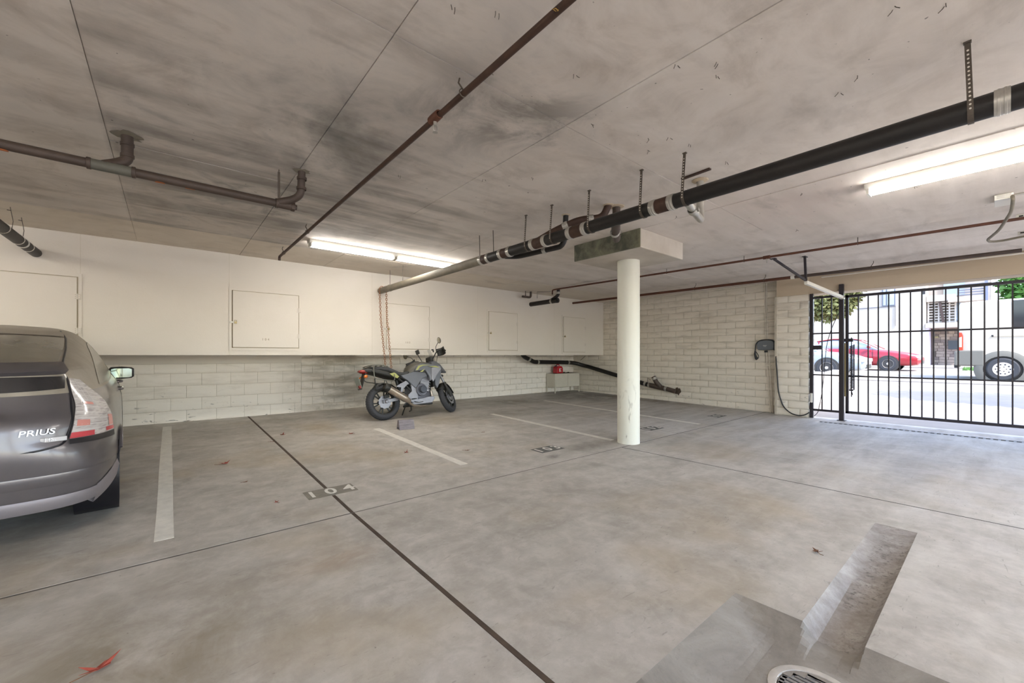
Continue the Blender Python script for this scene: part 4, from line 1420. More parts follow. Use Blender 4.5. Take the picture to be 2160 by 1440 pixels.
# swing arm, shock, frame
for s_ in (-1, 1):
    mo(MB().bar((-.05, s_ * .105, .312), (.56, s_ * .10, .385), .028, .06), 'swingarm', MB_DGREY if s_ > 0 else MB_SILVER, None, None, .006)
mo(MB().lathe([(0, -.02), (.03, -.02), (.03, .01), (.02, .02), (0, .02)], 16, axis_M((0, -.13, .312), (0, -1, 0))), 'axle_nut', MB_SILVER)
mo(MB().bar((-.02, -.10, .40), (.07, -.10, .42), .03, .07), 'rear_caliper', MB_BLACK, None, None, .008)
mo(MB().tube([(.36, .0, .42), (.30, 0, .72)], .035, 12), 'shock', MB_BLACK)
fr_ = [[(.55, -.12, .40), (.60, -.14, .62), (.82, -.12, .84), (1.03, -.03, .94)], [(.55, .12, .40), (.60, .14, .62), (.82, .12, .84), (1.03, .03, .94)],
       [(.56, -.12, .62), (.30, -.12, .74), (-.22, -.10, .86)], [(.56, .12, .62), (.30, .12, .74), (-.22, .10, .86)], [(.52, -.13, .45), (.28, -.12, .72)], [(1.02, 0, .80), (.95, -.08, .50), (.90, -.08, .28)], [(.58, -.13, .58), (.40, -.13, .60), (.26, -.12, .70)]]
for p in fr_:
    mo(MB().tube(bend(p, .06, 4), .017, 8), 'frame_tube', MB_BLACK)
# silver footpeg hanger plates
mo(MB().prism([(.40, .30), (.52, .24), (.60, .28), (.62, .44), (.56, .56), (.49, .60), (.50, .46), (.42, .40)], -.165, -.145, 'y'), 'frame_plate', MB_SILVER, None, None, .004)
mo(MB().prism([(.20, .57), (.40, .66), (.46, .60), (.42, .585), (.34, .52), (.30, .44), (.27, .46), (.29, .54), (.21, .555)], -.16, -.145, 'y'), 'passenger_hanger', MB_SILVER, None, None, .003)
mo(MB().bar((.30, -.16, .445), (.29, -.27, .44), .03, .02), 'passenger_peg', MB_BLACK, None, None, .004)
mo(MB().bar((.50, -.16, .315), (.49, -.28, .31), .045, .02), 'footpeg', MB_BLACK, None, None, .004)
mo(MB().tube([(.52, -.17, .27), (.60, -.20, .24), (.68, -.21, .25)], .007, 6), 'brake_pedal', MB_BLACK)
# engine
eng = mo(loft([(.50, 0, .43, .11, .10), (.56, 0, .43, .14, .14), (.72, 0, .42, .15, .15), (.86, 0, .42, .13, .13), (.93, 0, .42, .09, .09)], 20, 4), 'engine_case', MB_DGREY)
mo(MB().lathe([(.118, 0), (.118, .03), (.105, .045), (.09, .046), (.085, .058), (.0, .06)], 28, axis_M((.70, -.145, .47), (0, -1, 0))), 'clutch_cover', MB_DGREY, eng)
mo(MB().lathe([(.07, 0), (.07, .055), (.06, .066), (0, .068)], 24, axis_M((.69, -.195, .475), (0, -1, 0))), 'clutch_cap', mat('clutch_cap', '#4a4d55', .4, .4), eng)
mo(MB().lathe([(.03, 0), (.03, .05), (.02, .056), (0, .056)], 16, axis_M((.83, -.14, .46), (0, -1, 0))), 'oil_cap', MB_SILVER, eng)
mo(MB().obox((.80, 0, .62), (.24, .26, .26), Matrix.Rotation(R(16), 3, 'Y')), 'cylinder_head', MB_SILVER, eng, None, .02)
for i in range(4):
    mo(MB().obox((.79 + i * .012, 0, .54 + i * .045), (.25, .275, .008), Matrix.Rotation(R(16), 3, 'Y')), 'cooling_fin', MB_SILVER, eng, None)
mo(MB().prism([(.60, .60), (.68, .56), (.72, .66), (.68, .72)], -.16, -.13, 'y'), 'side_cover', MB_BLACK, eng, None, .006)
# belly plate and side stand
mo(MB().prism([(.46, .21), (.92, .22), (.99, .30), (.97, .34), (.84, .34), (.62, .31), (.50, .27)], -.15, -.10, 'y'), 'belly_plate', MB_SILVER, None, None, .01)
mo(MB().prism([(.46, .21), (.92, .22), (.99, .30), (.97, .34), (.84, .34), (.62, .31), (.50, .27)], .10, .15, 'y'), 'belly_plate', MB_SILVER, None, None, .01)
mo(MB().box(.44, .95, -.12, .12, .19, .23), 'belly_pan', MB_BLACK, None, None, .015)
mo(MB().tube([(.52, .13, .24), (.50, .22, .12), (.47, .312, -.055)], .012, 8).box(.43, .51, .29, .345, -.065, -.05), 'side_stand', MB_BLACK)
mo(MB().tube([(.50, -.08, .22), (.48, -.1, .12), (.44, -.10, .10)], .012, 8), 'centre_stand', MB_BLACK)
# exhaust
mo(MB().lathe([(.045, -.02), (.060, -.01), (.066, .0), (.066, .09), (.064, .09), (.064, .42), (.067, .42), (.067, .44), (.045, .52), (.028, .56)], 26, axis_M((-.05, -.225, .565), (.36, .03, -.22))), 'silencer', MB_CAN)
mo(MB().lathe([(0, -.018), (.03, -.018), (.05, -.02), (.060, -.011), (.067, .0), (.067, .075), (.0655, .078)], 26, axis_M((-.05, -.225, .565), (.36, .03, -.22))), 'silencer_cap', MB_BLACK)
mo(MB().tube(bend([(.36, -.19, .30), (.50, -.13, .20), (.80, -.06, .18), (.95, -.05, .24), (1.0, -.05, .40), (.92, -.05, .55)], .09, 5), .024, 10), 'exhaust_header', MB_CAN)
# seat, tank, tail
mo(loft([(-.20, 0, .915, .10, .03), (-.05, 0, .905, .14, .045), (.10, 0, .885, .15, .05), (.18, 0, .845, .155, .05), (.30, 0, .79, .16, .05), (.42, 0, .775, .14, .05), (.52, 0, .81, .11, .05), (.58, 0, .85, .08, .03)], 20, 2.8), 'seat', MB_SEAT)
mo(loft([(.50, 0, .80, .10, .06), (.56, 0, .85, .16, .10), (.68, 0, .88, .20, .135), (.82, 0, .885, .215, .14), (.95, 0, .88, .19, .12), (1.03, 0, .87, .12, .09)], 22, 2.8), 'tank', MB_TANK)
mo(MB().lathe([(.05, 0), (.05, .012), (.04, .018), (0, .018)], 20, Matrix.Translation((.76, 0, 1.018))), 'filler_cap', MB_BLACK)
mo(loft([(-.34, 0, .88, .05, .025), (-.28, 0, .88, .09, .045), (-.10, 0, .85, .125, .06), (.10, 0, .80, .135, .075), (.25, 0, .75, .13, .06), (.30, 0, .73, .10, .03)], 20, 2.8), 'tail_cowl', MB_BLACK)
for s_ in (-1, 1):
    mo(MB().prism([(.10, .80), (.20, .82), (.28, .74), (.24, .71), (.16, .75)], s_ * .138, s_ * .146, 'y'), 'tail_stripe', MB_YEL, None, None)
mo(loft([(-.40, 0, .875, .04, .015), (-.36, 0, .87, .065, .03), (-.30, 0, .865, .07, .04), (-.27, 0, .86, .07, .04)], 16, 2.8), 'tail_light', MB_RED)
for s_ in (-1, 1):
    mo(loft([(-.385, s_ * .17, .76, .02, .02), (-.36, s_ * .17, .76, .03, .028), (-.33, s_ * .165, .765, .02, .02)], 12, 2.4).tube([(-.34, s_ * .16, .765), (-.30, s_ * .06, .80)], .010, 6), 'indicator', MB_ORG)
mo(MB().bar((-.30, 0, .84), (-.40, 0, .56), .14, .02), 'rear_mudguard', MB_BLACK, None, None, .006)
mo(MB().obox((-.425, 0, .67), (.006, .18, .20), Matrix.Rotation(R(-14), 3, 'Y')), 'number_plate', MB_PLATE, None, None, .002)
mo(MB().obox((-.418, -.045, .60), (.03, .06, .05), Matrix.Rotation(R(-14), 3, 'Y')), 'reflector', MB_RED, None, None, .004)
mo(loft([(-.18, 0, .47, .05, .10), (-.10, 0, .60, .06, .05), (0, 0, .645, .07, .012), (.16, 0, .61, .07, .012), (.26, 0, .53, .06, .03)], 12, 3), 'tyre_hugger', MB_BLACK)
# racks
mo(MB().tube(bend([(-.20, -.17, .93), (-.22, -.20, .88), (-.22, -.20, .74), (-.18, -.20, .71), (.12, -.20, .66), (.16, -.19, .68), (.17, -.18, .78)], .04, 4), .009, 8).tube([(-.02, -.20, .685), (.05, -.15, .58)], .009, 8), 'side_rack', MB_CHROME)
mo(MB().tube(bend([(-.20, .17, .93), (-.22, .20, .88), (-.22, .20, .74), (-.18, .20, .71), (.12, .20, .66), (.16, .19, .68), (.17, .18, .78)], .04, 4), .009, 8), 'side_rack', MB_CHROME)
tr = MB()
for s_ in (-1, 1):
    tr.tube(bend([(.08, s_ * .15, .93), (-.05, s_ * .15, .955), (-.26, s_ * .14, .955), (-.28, 0, .955)], .05, 4), .009, 8)
for x in (-.20, -.10, 0.0):
    tr.tube([(x, -.15, .955), (x, .15, .955)], .008, 8)
mo(tr, 'top_rack', MB_CHROME)
mo(MB().tube([(-.20, -.17, .72), (-.20, -.16, .52), (.0, -.13, .48)], .010, 8), 'rack_stay', MB_BLACK)
# side panels and shrouds
for s_ in (-1, 1):
    y0, y1 = (s_ * .16, s_ * .205) if s_ > 0 else (-.205, -.16)
    mo(MB().prism([(.30, .755), (.47, .79), (.56, .82), (.80, .82), (.86, .72), (.74, .68), (.66, .60), (.58, .50), (.50, .58), (.42, .66), (.34, .71)], s_ * .13, s_ * .185, 'y'), 'side_panel', MB_BODY, None, None, .014)
    mo(MB().prism([(.56, .82), (.62, .92), (.72, .965), (.90, .96), (1.02, .92), (1.10, .85), (1.06, .78), (.98, .70), (.88, .62), (.86, .72), (.80, .82)], s_ * .17, s_ * .235, 'y'), 'shroud', MB_BODY, None, None, .02)
    mo(MB().prism([(.92, .88), (1.12, .90), (1.14, .84), (1.02, .72), (.93, .60), (.89, .66)], s_ * .215, s_ * .25, 'y'), 'shroud_wing', MB_SILVER if s_ < 0 else MB_BODY, None, None, .012)
    mo(MB().prism([(.58, .835), (.64, .915), (.74, .935), (.90, .93), (.74, .915), (.67, .89), (.62, .835)], s_ * .2345, s_ * .238, 'y'), 'stripe', MB_YEL, None, None)
    mo(MB().prism([(.66, .80), (.78, .86), (.72, .80)], s_ * .2345, s_ * .238, 'y'), 'stripe', MB_YEL, None, None)
    mo(MB().prism([(.84, .90), (1.02, .905), (1.10, .865), (.96, .885)], s_ * .2345, s_ * .254, 'y'), 'stripe', MB_YEL, None, None)
    mo(MB().prism([(1.00, .80), (1.16, .86), (1.17, .80), (1.10, .58), (1.04, .48), (1.00, .55)], s_ * .13, s_ * .20, 'y'), 'radiator_shroud', MB_BODY, None, None, .014)
mo(MB().box(.98, 1.02, -.15, .15, .52, .80), 'radiator', MB_BLACK, None, None, .006)
# front cowl, beak, headlight, screen
mo(loft([(1.02, 0, .93, .12, .10), (1.12, 0, .93, .16, .11), (1.22, 0, .89, .14, .09), (1.32, 0, .84, .08, .045), (1.40, 0, .81, .03, .015)], 20, 2.6), 'front_cowl', MB_BODY)
mo(loft([(1.20, 0, .89, .12, .06), (1.28, 0, .875, .10, .05), (1.31, 0, .865, .06, .03)], 16, 2.6), 'headlight', mat('headlight_lens', '#c9ccd0', .1))
P = []
for i in range(7):
    t = i / 6
    row = []
    for j in range(9):
        u = j / 8 * 2 - 1
        row.append((1.16 - .10 * t - .05 * u * u, u * (.15 - .03 * t), 1.0 + .27 * t))
    P.append(row)
scr = mo(MB().grid(P), 'windscreen', mat('tinted_screen', '#e8ead8', .05, trans=.95, alpha=.35), None, 60)
mo(MB().box(1.02, 1.10, -.09, .09, 1.02, 1.12), 'instruments', MB_BLACK, None, None, .02)
# steered parts
UPB = Matrix.Translation((-.05, 0, .035))
def so_(b, name, m, parent=None, smooth=45, bevel=0):
    if name in ('handlebar', 'grip', 'hand_guard', 'guard_bar', 'lever', 'mirror_stem', 'brake_reservoir', 'phone_mount'):
        b.xf(UPB)
    return mo(b.xf(STEER), name, m, parent, smooth, bevel)
for s_ in (-1, 1):
    so_(MB().tube([(1.41, s_ * .095, .30), (1.28, s_ * .095, .565)], .027, 12), 'fork_lower', MB_BLACK)
    so_(MB().tube([(1.29, s_ * .095, .545), (1.09, s_ * .095, .955)], .0205, 12), 'fork_tube', MB_SILVER)
    so_(MB().lathe([(.032, -.03), (.034, .02), (.022, .035)], 14, axis_M((1.285, s_ * .095, .555), (-.44, 0, .9))), 'dust_seal', MB_BLACK)
so_(MB().bar((1.25, -.13, .72), (1.25, .13, .72), .06, .04), 'lower_yoke', MB_BLACK, None, None, .01)
so_(MB().bar((1.09, -.13, .965), (1.09, .13, .965), .07, .03), 'upper_yoke', MB_BLACK, None, None, .01)
fe = MB()
P = []
for i in range(13):
    a = R(20) + R(130) * i / 12
    row = []
    for j in range(7):
        u = (j / 6 * 2 - 1)
        rr_ = .325 - .03 * u * u
        row.append((1.41 + rr_ * math.cos(a), u * .075, .30 + rr_ * math.sin(a)))
    P.append(row)
o = so_(fe.grid(P), 'front_fender', MB_BLACK, None, 60)
o.modifiers.new('thick', 'SOLIDIFY').thickness = .004
so_(MB().box(1.30, 1.36, -.11, -.07, .36, .46), 'front_caliper', MB_BLACK, None, None, .01)
hbp = [(1.0, -.40, 1.085), (1.05, -.26, 1.11), (1.07, -.10, .98), (1.07, .10, .98), (1.05, .26, 1.11), (1.0, .40, 1.085)]
so_(MB().tube(bend(hbp, .06, 4), .011, 8), 'handlebar', MB_BLACK)
for s_ in (-1, 1):
    so_(MB().tube([(1.005, s_ * .385, 1.088), (1.045, s_ * .27, 1.108)], .018, 10), 'grip', MB_SEAT)
    gp = []
    for i in range(6):
        t = i / 5
        row = []
        for j in range(5):
            v = j / 4
            x = 1.09 + .06 * math.sin(PI * t) * (1 - .3 * v) - .05 * t
            row.append((x, s_ * (.24 + .19 * t), 1.02 + .05 * (1 - t) * 0 + .15 * v - .03 * t))
        gp.append(row)
    o = so_(MB().grid(gp), 'hand_guard', MB_BLACK, None, 60)
    o.modifiers.new('thick', 'SOLIDIFY').thickness = .006
    so_(MB().tube(bend([(1.0, s_ * .42, 1.08), (1.07, s_ * .44, 1.05), (1.15, s_ * .36, 1.06), (1.12, s_ * .24, 1.08)], .05, 4), .008, 8), 'guard_bar', MB_BLACK)
    so_(MB().tube([(1.07, s_ * .29, 1.10), (1.13, s_ * .36, 1.085), (1.12, s_ * .42, 1.07)], .006, 6), 'lever', MB_BLACK)
    so_(MB().tube(bend([(1.05, s_ * .25, 1.11), (1.05, s_ * .27, 1.20), (1.04, s_ * .36, 1.265)], .04, 4), .006, 8), 'mirror_stem', MB_BLACK)
    md = Vector((-1, s_ * -.12, .1)).normalized()
    Mm = STEER @ UPB @ axis_M((1.035, s_ * .385, 1.29), md) @ Matrix.Diagonal((.75, 1.25, 1, 1))
    mh = mo(MB().lathe([(0, -.03), (.03, -.027), (.05, -.012), (.054, .0), (.05, .003), (.047, .002)], 20, Mm), 'mirror', MB_BLACK)
    mo(MB().lathe([(0, .0025), (.047, .0025)], 20, Mm), 'mirror_glass', MB_GLASS, mh)
so_(MB().tube([(1.03, -.2, 1.12), (1.06, -.2, 1.17), (1.05, -.17, 1.18)], .014, 8), 'brake_reservoir', MB_BLACK)
so_(MB().tube(bend([(1.06, .10, 1.05), (1.04, .13, 1.20), (1.0, .1, 1.22)], .04, 3), .008, 6).obox((1.0, .1, 1.24), (.03, .07, .08)), 'phone_mount', MB_BLACK)
for p in ([(1.05, -.25, 1.10), (1.17, -.12, 1.0), (1.20, -.07, .82), (1.27, -.08, .55)], [(1.05, .25, 1.10), (1.17, .12, 1.02), (1.15, .05, .9)]):
    so_(MB().tube(bend(p, .08, 4), .005, 6), 'hose', MB_BLACK)

# ================================================================== GREY CAR
ZK = [.20, .30, .45, .60, .74, .80, .86, .95, 1.05, 1.10, 1.135, 1.185, 1.27, 1.34, 1.385, 1.42, 1.44]
YR = [.13, .05, .02, .00, .015, .03, .075, .11, .135, .15, .27, .48, .86, 1.20, 1.46, 1.85, 2.25]
YF = [4.25, 4.38, 4.43, 4.41, 4.27, 4.15, 3.98, 3.62, 3.38, 3.28, 3.2, 3.08, 2.88, 2.7, 2.58, 2.42, 2.3]
WW = [.80, .835, .858, .8625, .86, .85, .835, .785, .735, .712, .695, .668, .615, .56, .505, .40, .12]


def pchip(xk, yk):
    xk, yk = np.array(xk, float), np.array(yk, float)
    h = np.diff(xk)
    d = np.diff(yk) / h
    m = np.zeros(len(xk))
    m[0], m[-1] = d[0], d[-1]
    for i in range(1, len(xk) - 1):
        m[i] = 0 if d[i - 1] * d[i] <= 0 else (3 * h[i] + 3 * h[i - 1]) / ((2 * h[i] + h[i - 1]) / d[i - 1] + (h[i] + 2 * h[i - 1]) / d[i])
    def f(x):
        i = min(max(int(np.searchsorted(xk, x)) - 1, 0), len(h) - 1)
        t = (x - xk[i]) / h[i]
        return float((2 * t ** 3 - 3 * t * t + 1) * yk[i] + (t ** 3 - 2 * t * t + t) * h[i] * m[i] + (-2 * t ** 3 + 3 * t * t) * yk[i + 1] + (t ** 3 - t * t) * h[i] * m[i + 1])
    return f


f_r, f_f, f_w = pchip(ZK, YR), pchip(ZK, YF), pchip(ZK, WW)
YMID = 2.3


def S(z, th):
    w, a = f_w(z), YMID - f_r(z)
    sx, cx = abs(math.sin(th)), math.cos(th)
    n = 5.0 if z < 1.05 else 5.0 - min(1, (z - 1.05) / .3)
    if z < .68:
        n += 1.6 * min(1, (.68 - z) / .2)
    x = w * sx ** (2 / n)
    y = YMID - a * cx ** (2 / n) if cx >= 0 else YMID + (f_f(z) - YMID) * abs(cx) ** (2 / 3.0)
    return Vector((x if math.sin(th) >= 0 else -x, y, z))


def SN(z, th, off):
    e = 1e-3
    a = S(z, th + e) - S(z, th - e)
    zz = min(max(z, .205), 1.435)
    b = S(zz + .004, th) - S(zz - .004, th)
    n = a.cross(b)
    if n.length < 1e-9:
        n = Vector((0, -1, 0))
    n.normalize()
    c0 = S(z, th) - Vector((0, YMID, z))
    if n.dot(c0) < 0:
        n = -n
    return S(z, th) + n * off


def patch(bot, top, off, nu=14, nv=8):
    """bot/top: functions v-> (z, deg) at left edge and right edge given as lists of (v, z, deg)"""
    def ev(tab, v):
        for (v0, z0, t0), (v1, z1, t1) in zip(tab, tab[1:]):
            if v <= v1 + 1e-9:
                q = (v - v0) / (v1 - v0)
                return z0 + (z1 - z0) * q, t0 + (t1 - t0) * q
    P = []
    for j in range(nv + 1):
        v = j / nv
        za, ta = ev(bot, v)
        zb, tb = ev(top, v)
        P.append([SN(za + (zb - za) * i / nu, R(ta + (tb - ta) * i / nu), off) for i in range(nu + 1)])
    return MB().grid(P)


car = empty('parked_car', (-1.09, 3.70, .012), (.0219, 0, R(4.0)))
tag(car, 'dusty dark grey hatchback parked nose to the wall at left', 'car')
k = NT('car_paint', .3)
dust = k.noise(3, 6, .65, .4)
cc = k.mix(k.fac(dust, .35, .7, .0, .5), '#5f5a5d', '#6e6864')
M_CAR = k.out(cc)
k.b.inputs['Metallic'].default_value = .4
k.b.inputs['Coat Weight'].default_value = .6
k.b.inputs['Coat Roughness'].default_value = .12
M_CARDUST = mat('dusty_roof_paint', '#93897b', .6, .1, var=.12, coat=.2)
M_CARGLASS = mat('dusty_car_glass', '#746e60', .22, .0, var=.15, vscale=3, spec=.8)
M_CARDARK = mat('dark_hatch_glass', '#2a2829', .15, .0, spec=.8)
M_TRIM = mat('car_black_trim', '#17151a', .4)
M_SILL = mat('bumper_lower_grey', '#847d80', .45, .3)


def co(b, name, m, parent=None, smooth=40, bevel=0, label=None):
    o = b.obj(name, m, parent or car, smooth=smooth, bevel=bevel, world=False)
    if label: o['label'] = label
    return o


# arc-length spaced angles at bumper height
tt = [i * PI / 3000 for i in range(3001)]
pp = [S(.6, t) for t in tt]
al = [0]
for a, b_ in zip(pp, pp[1:]):
    al.append(al[-1] + (b_ - a).length)
NA = 110
ang = []
j = 0
for i in range(NA + 1):
    target = al[-1] * i / NA
    while j < 3000 and al[j] < target:
        j += 1
    ang.append(tt[j])
zs_ = list(np.linspace(.235, 1.12, 60)) + list(np.linspace(1.13, 1.44, 40))
WHL = [(.80, .30), (3.50, .30)]
def body_piece(sel, name, m, parent=None):
    b = MB()
    rows = [[S(float(z), a) for a in ang] for z in zs_]
    idx = {}
    for i in range(len(zs_) - 1):
        for jj in range(NA):
            q = [rows[i][jj], rows[i][jj + 1], rows[i + 1][jj + 1], rows[i + 1][jj]]
            c_ = (q[0] + q[1] + q[2] + q[3]) / 4
            if c_.x > .72 and any((c_.y - wy) ** 2 + (c_.z - wz) ** 2 < .325 ** 2 for wy, wz in WHL):
                continue
            if not sel(c_):
                continue
            ids = []
            for (ii, kk) in ((i, jj), (i, jj + 1), (i + 1, jj + 1), (i + 1, jj)):
                if (ii, kk) not in idx:
                    idx[(ii, kk)] = len(b.v)
                    b.v.append(tuple(rows[ii][kk]))
                ids.append(idx[(ii, kk)])
            b.f.append(tuple(ids))
    b.mirror(0)
    return co(b, name, m, parent, 35)


body = body_piece(lambda c_: c_.z < .955 + .0 * c_.y, 'body', M_CAR)
roof = body_piece(lambda c_: c_.z >= .955, 'upper_body', M_CARDUST)
co(MB().box(-.60, .60, .40, 4.0, .22, .60), 'underbody', M_TRIM, None, None)
for wy, wz in WHL:
    for s_ in (-1, 1):
        co(MB().lathe([(.318, .0), (.318, .24), (.0, .24)], 28, axis_M((s_ * .84, wy, wz), (-s_, 0, 0))), 'wheel_well', M_TRIM, None, 50)
        pts = [(s_ * (f_w(max(.24, wz + .325 * math.sin(a))) * .985), wy + .325 * math.cos(a), wz + .325 * math.sin(a)) for a in [R(-8) + R(150) * i / 24 for i in range(25)]]
        co(MB().tube(pts, .012, 6), 'wheel_arch', M_CAR, None, 60)
        Mw = axis_M((s_ * .748, wy, .304), (s_, 0, 0))
        ty = co(MB().lathe([(.19, -.085), (.25, -.094), (.285, -.092), (.300, -.07), (.303, -.04), (.304, 0), (.303, .04), (.300, .07), (.285, .092), (.25, .094), (.19, .085)], 44, Mw), 'tyre', M_RUBBER)
        gv = MB()
        for h_ in (-.052, -.018, .018, .052):
            gv.lathe([(.3035, h_ - .0055), (.3052, h_ - .0055), (.3052, h_ + .0055), (.3035, h_ + .0055)], 44, Mw)
        co(gv, 'tread_groove', M_TRIM, ty)
        co(MB().lathe([(.19, -.08), (.195, .05), (.185, .06), (.06, .075), (0, .08)], 28, Mw), 'wheel_cover', M_STEEL, ty)
# hatch glass, spoiler, lower glass
def sym(b):
    return b.mirror(0)


def pair(b, name, m, parents=(None, None), smooth=60):
    """right-hand part and its left-hand twin, each an object"""
    lf = MB()
    lf.v = [(-x, y, z) for x, y, z in b.v]
    lf.f = [tuple(reversed(f)) for f in b.f]
    return co(b, name, m, parents[0], smooth), co(lf, name, m, parents[1], smooth)
co(sym(patch([(0, 1.155, 0.0), (1, 1.335, 0.0)], [(0, 1.14, 32), (1, 1.32, 50)], .004, 24, 12)), 'rear_window', M_CARGLASS, None, 60)
co(sym(patch([(0, 1.345, 0), (1, 1.385, 0)], [(0, 1.33, 51), (1, 1.37, 56)], .006, 24, 5)), 'roof_edge_panel', M_CARDUST, None, 60)
sp_pts = [SN(1.105, R(t), .006) for t in np.linspace(-35, 35, 45)]
b = MB()
rows = []
for t in np.linspace(-34.5, 34.5, 45):
    if t < 0:
        Q = [Vector((-p.x, p.y, p.z)) for p in (SN(1.075, R(-t), .004), SN(1.085, R(-t), .035), SN(1.12, R(-t), .04), SN(1.145, R(-t), .004))]
    else:
        Q = [SN(1.075, R(t), .004), SN(1.085, R(t), .035), SN(1.12, R(t), .04), SN(1.145, R(t), .004)]
    rows.append(Q)
b.grid(rows)
co(b, 'spoiler_bar', M_CAR, None, 50)
co(sym(patch([(0, .975, 0), (1, 1.072, 0)], [(0, .985, 29.5), (1, 1.062, 33.5)], .004, 24, 6)), 'lower_window', M_CARDARK, None, 60)
# hatch shut lines
seam = [(1.385, 57.5), (1.32, 52.5), (1.23, 44), (1.14, 36.5), (1.05, 34.2), (.95, 31.5), (.80, 27), (.70, 24), (.665, 22.5), (.645, 20), (.625, 12), (.615, 0)]
pts = [SN(z, R(t), .0015) for z, t in seam]
pts = bend(pts, .05, 3)
pair(MB().tube(pts, .0065, 6), 'hatch_seam', M_TRIM)
# lamps
LB = [(0, .672, 24.2), (.5, .86, 29.2), (.8, .98, 32.6), (1, 1.045, 35)]
LT = [(0, .655, 56.5), (.5, .80, 54.5), (.8, .92, 49.5), (1, 1.03, 42)]
k = NT('tail_lamp_lens', .12)
px, py, pz = k.xyz()
band_ = k.noise(9, 2, .5, 0, k.mapped((1, 1, 5)))
cc = k.ramp(band_, [(0.35, '#b5aca9'), (0.5, '#c9c2be'), (0.62, '#aaa19e')])
M_LENS = k.out(cc)
M_LENSRED = mat('tail_lens_red_band', '#c24a50', .15)
M_LENSPINK = mat('tail_lens_amber', '#cf8d83', .15)
lamp = pair(patch(LB, LT, .008, 22, 18), 'tail_lamp', M_LENS)
def sub(tab, v0, v1, u0, u1, A=LB, B=LT):
    def ev(t_, v):
        for (a0, z0, t0), (a1, z1, t1) in zip(t_, t_[1:]):
            if v <= a1 + 1e-9:
                q = (v - a0) / (a1 - a0)
                return z0 + (z1 - z0) * q, t0 + (t1 - t0) * q
    P = []
    for j_ in range(7):
        v = v0 + (v1 - v0) * j_ / 6
        za, ta = ev(A, v)
        zb, tb = ev(B, v)
        P.append([SN(za + (zb - za) * (u0 + (u1 - u0) * i / 8), R(ta + (tb - ta) * (u0 + (u1 - u0) * i / 8)), .0105) for i in range(9)])
    return MB().grid(P)
pair(sub(0, .0, .10, .0, .42), 'red_lens', M_LENSRED, lamp)
pair(sub(0, .02, .11, .72, .98), 'red_lens', M_LENSRED, lamp)
pair(sub(0, .13, .38, .82, .98), 'amber_lens', M_LENSPINK, lamp)
pair(sub(0, .20, .30, .05, .30), 'red_reflector', M_LENSPINK, lamp)
pair(sub(0, .56, .60, .18, .45), 'bulb', M_LENSPINK, lamp)
for v in (.12, .22, .32, .42, .52, .62, .70, .78, .86, .93):
    pair(sub(0, v, v + .012, .02, .96), 'lens_rib', mat('lens_rib', '#d6d0cd', .1), lamp)
for u in (.18, .34, .5):
    pair(sub(0, .62, .97, u, u + .02), 'lens_rib', mat('lens_rib', '#d6d0cd', .1), lamp)
pair(patch([(0, .640, 23.3), (1, .668, 24)], [(0, .615, 57), (1, .652, 57)], .006, 22, 3), 'lamp_ledge', M_TRIM)
# bumper lower edge and notch
rows = []
for t in np.linspace(0, 40, 30):
    rows.append([SN(.325, R(t), .004), SN(.30, R(t), .022), SN(.255, R(t), .024), SN(.235, R(t), -.01)])
pair(MB().grid(rows), 'bumper_lip', M_SILL)
rows = []
for t in np.linspace(38, 62, 20):
    q = (t - 38) / 24
    rows.append([SN(.33 + .10 * q, R(t), .004), SN(.30 + .09 * q, R(t), .02), SN(.205 + .12 * q, R(t), .022), SN(.20 + .12 * q, R(t), -.03)])
pair(MB().grid(rows), 'bumper_corner', M_SILL)
# bumper crease
rows = []
for t in np.linspace(0, 58, 44):
    rows.append([SN(.47, R(t), .001), SN(.445, R(t), .010), SN(.40, R(t), .003)])
pair(MB().grid(rows), 'bumper_crease', M_CAR)
# number plate recess
co(MB().box(-.30, .30, -.004, .03, .66, .84), 'plate_recess', M_TRIM, None, None, .01)
co(MB().box(-.16, .16, -.010, -.002, .675, .825), 'number_plate', MB_PLATE, None, None, .003)
co(MB().box(-.32, .32, -.02, .06, .84, .87), 'plate_garnish', M_CAR, None, None, .01)
# badges: letters set on the hatch
M_BADGE = mat('chrome_badge', '#b4b2b3', .35, .6)
def badge(txt, x, z, size, name, sx=1.0):
    e = .01
    w = f_w(z)
    th = math.asin((x / w) ** 2.5)
    p = SN(z, th, .007)
    tx = (SN(z, th + .02, .007) - SN(z, th - .02, .007)).normalized()
    tz = (SN(z + .01, th, .007) - SN(z - .01, th, .007)).normalized()
    nn = tx.cross(tz).normalized()
    Mx = Matrix((tx, tz, nn)).transposed().to_4x4()
    Mx.translation = p
    o = text_obj(name, txt, size, M_BADGE, None, Mx, .0025, .0006, .15, sx)
    o.parent = car
    return o
badge('PRIUS', .475, .735, .05, 'badge', 1.2)
bq = co(MB().obox(S(.685, math.asin((.545 / f_w(.685)) ** 2.5)) + Vector((0, -.006, 0)), (.115, .006, .030), Matrix.Rotation(R(12), 3, 'Z')), 'badge_plate', M_BADGE, None, None, .004)
badge('HSD', .535, .685, .03, 'badge', 1.2)
co(MB().lathe([(0, .002), (.011, .002), (.012, 0)], 16, axis_M(S(.685, math.asin((.585 / f_w(.685)) ** 2.5)) + Vector((.004, -.011, 0)), (.25, -1, 0))), 'badge_dot', mat('badge_blue', '#7aa3c4', .3), bq)
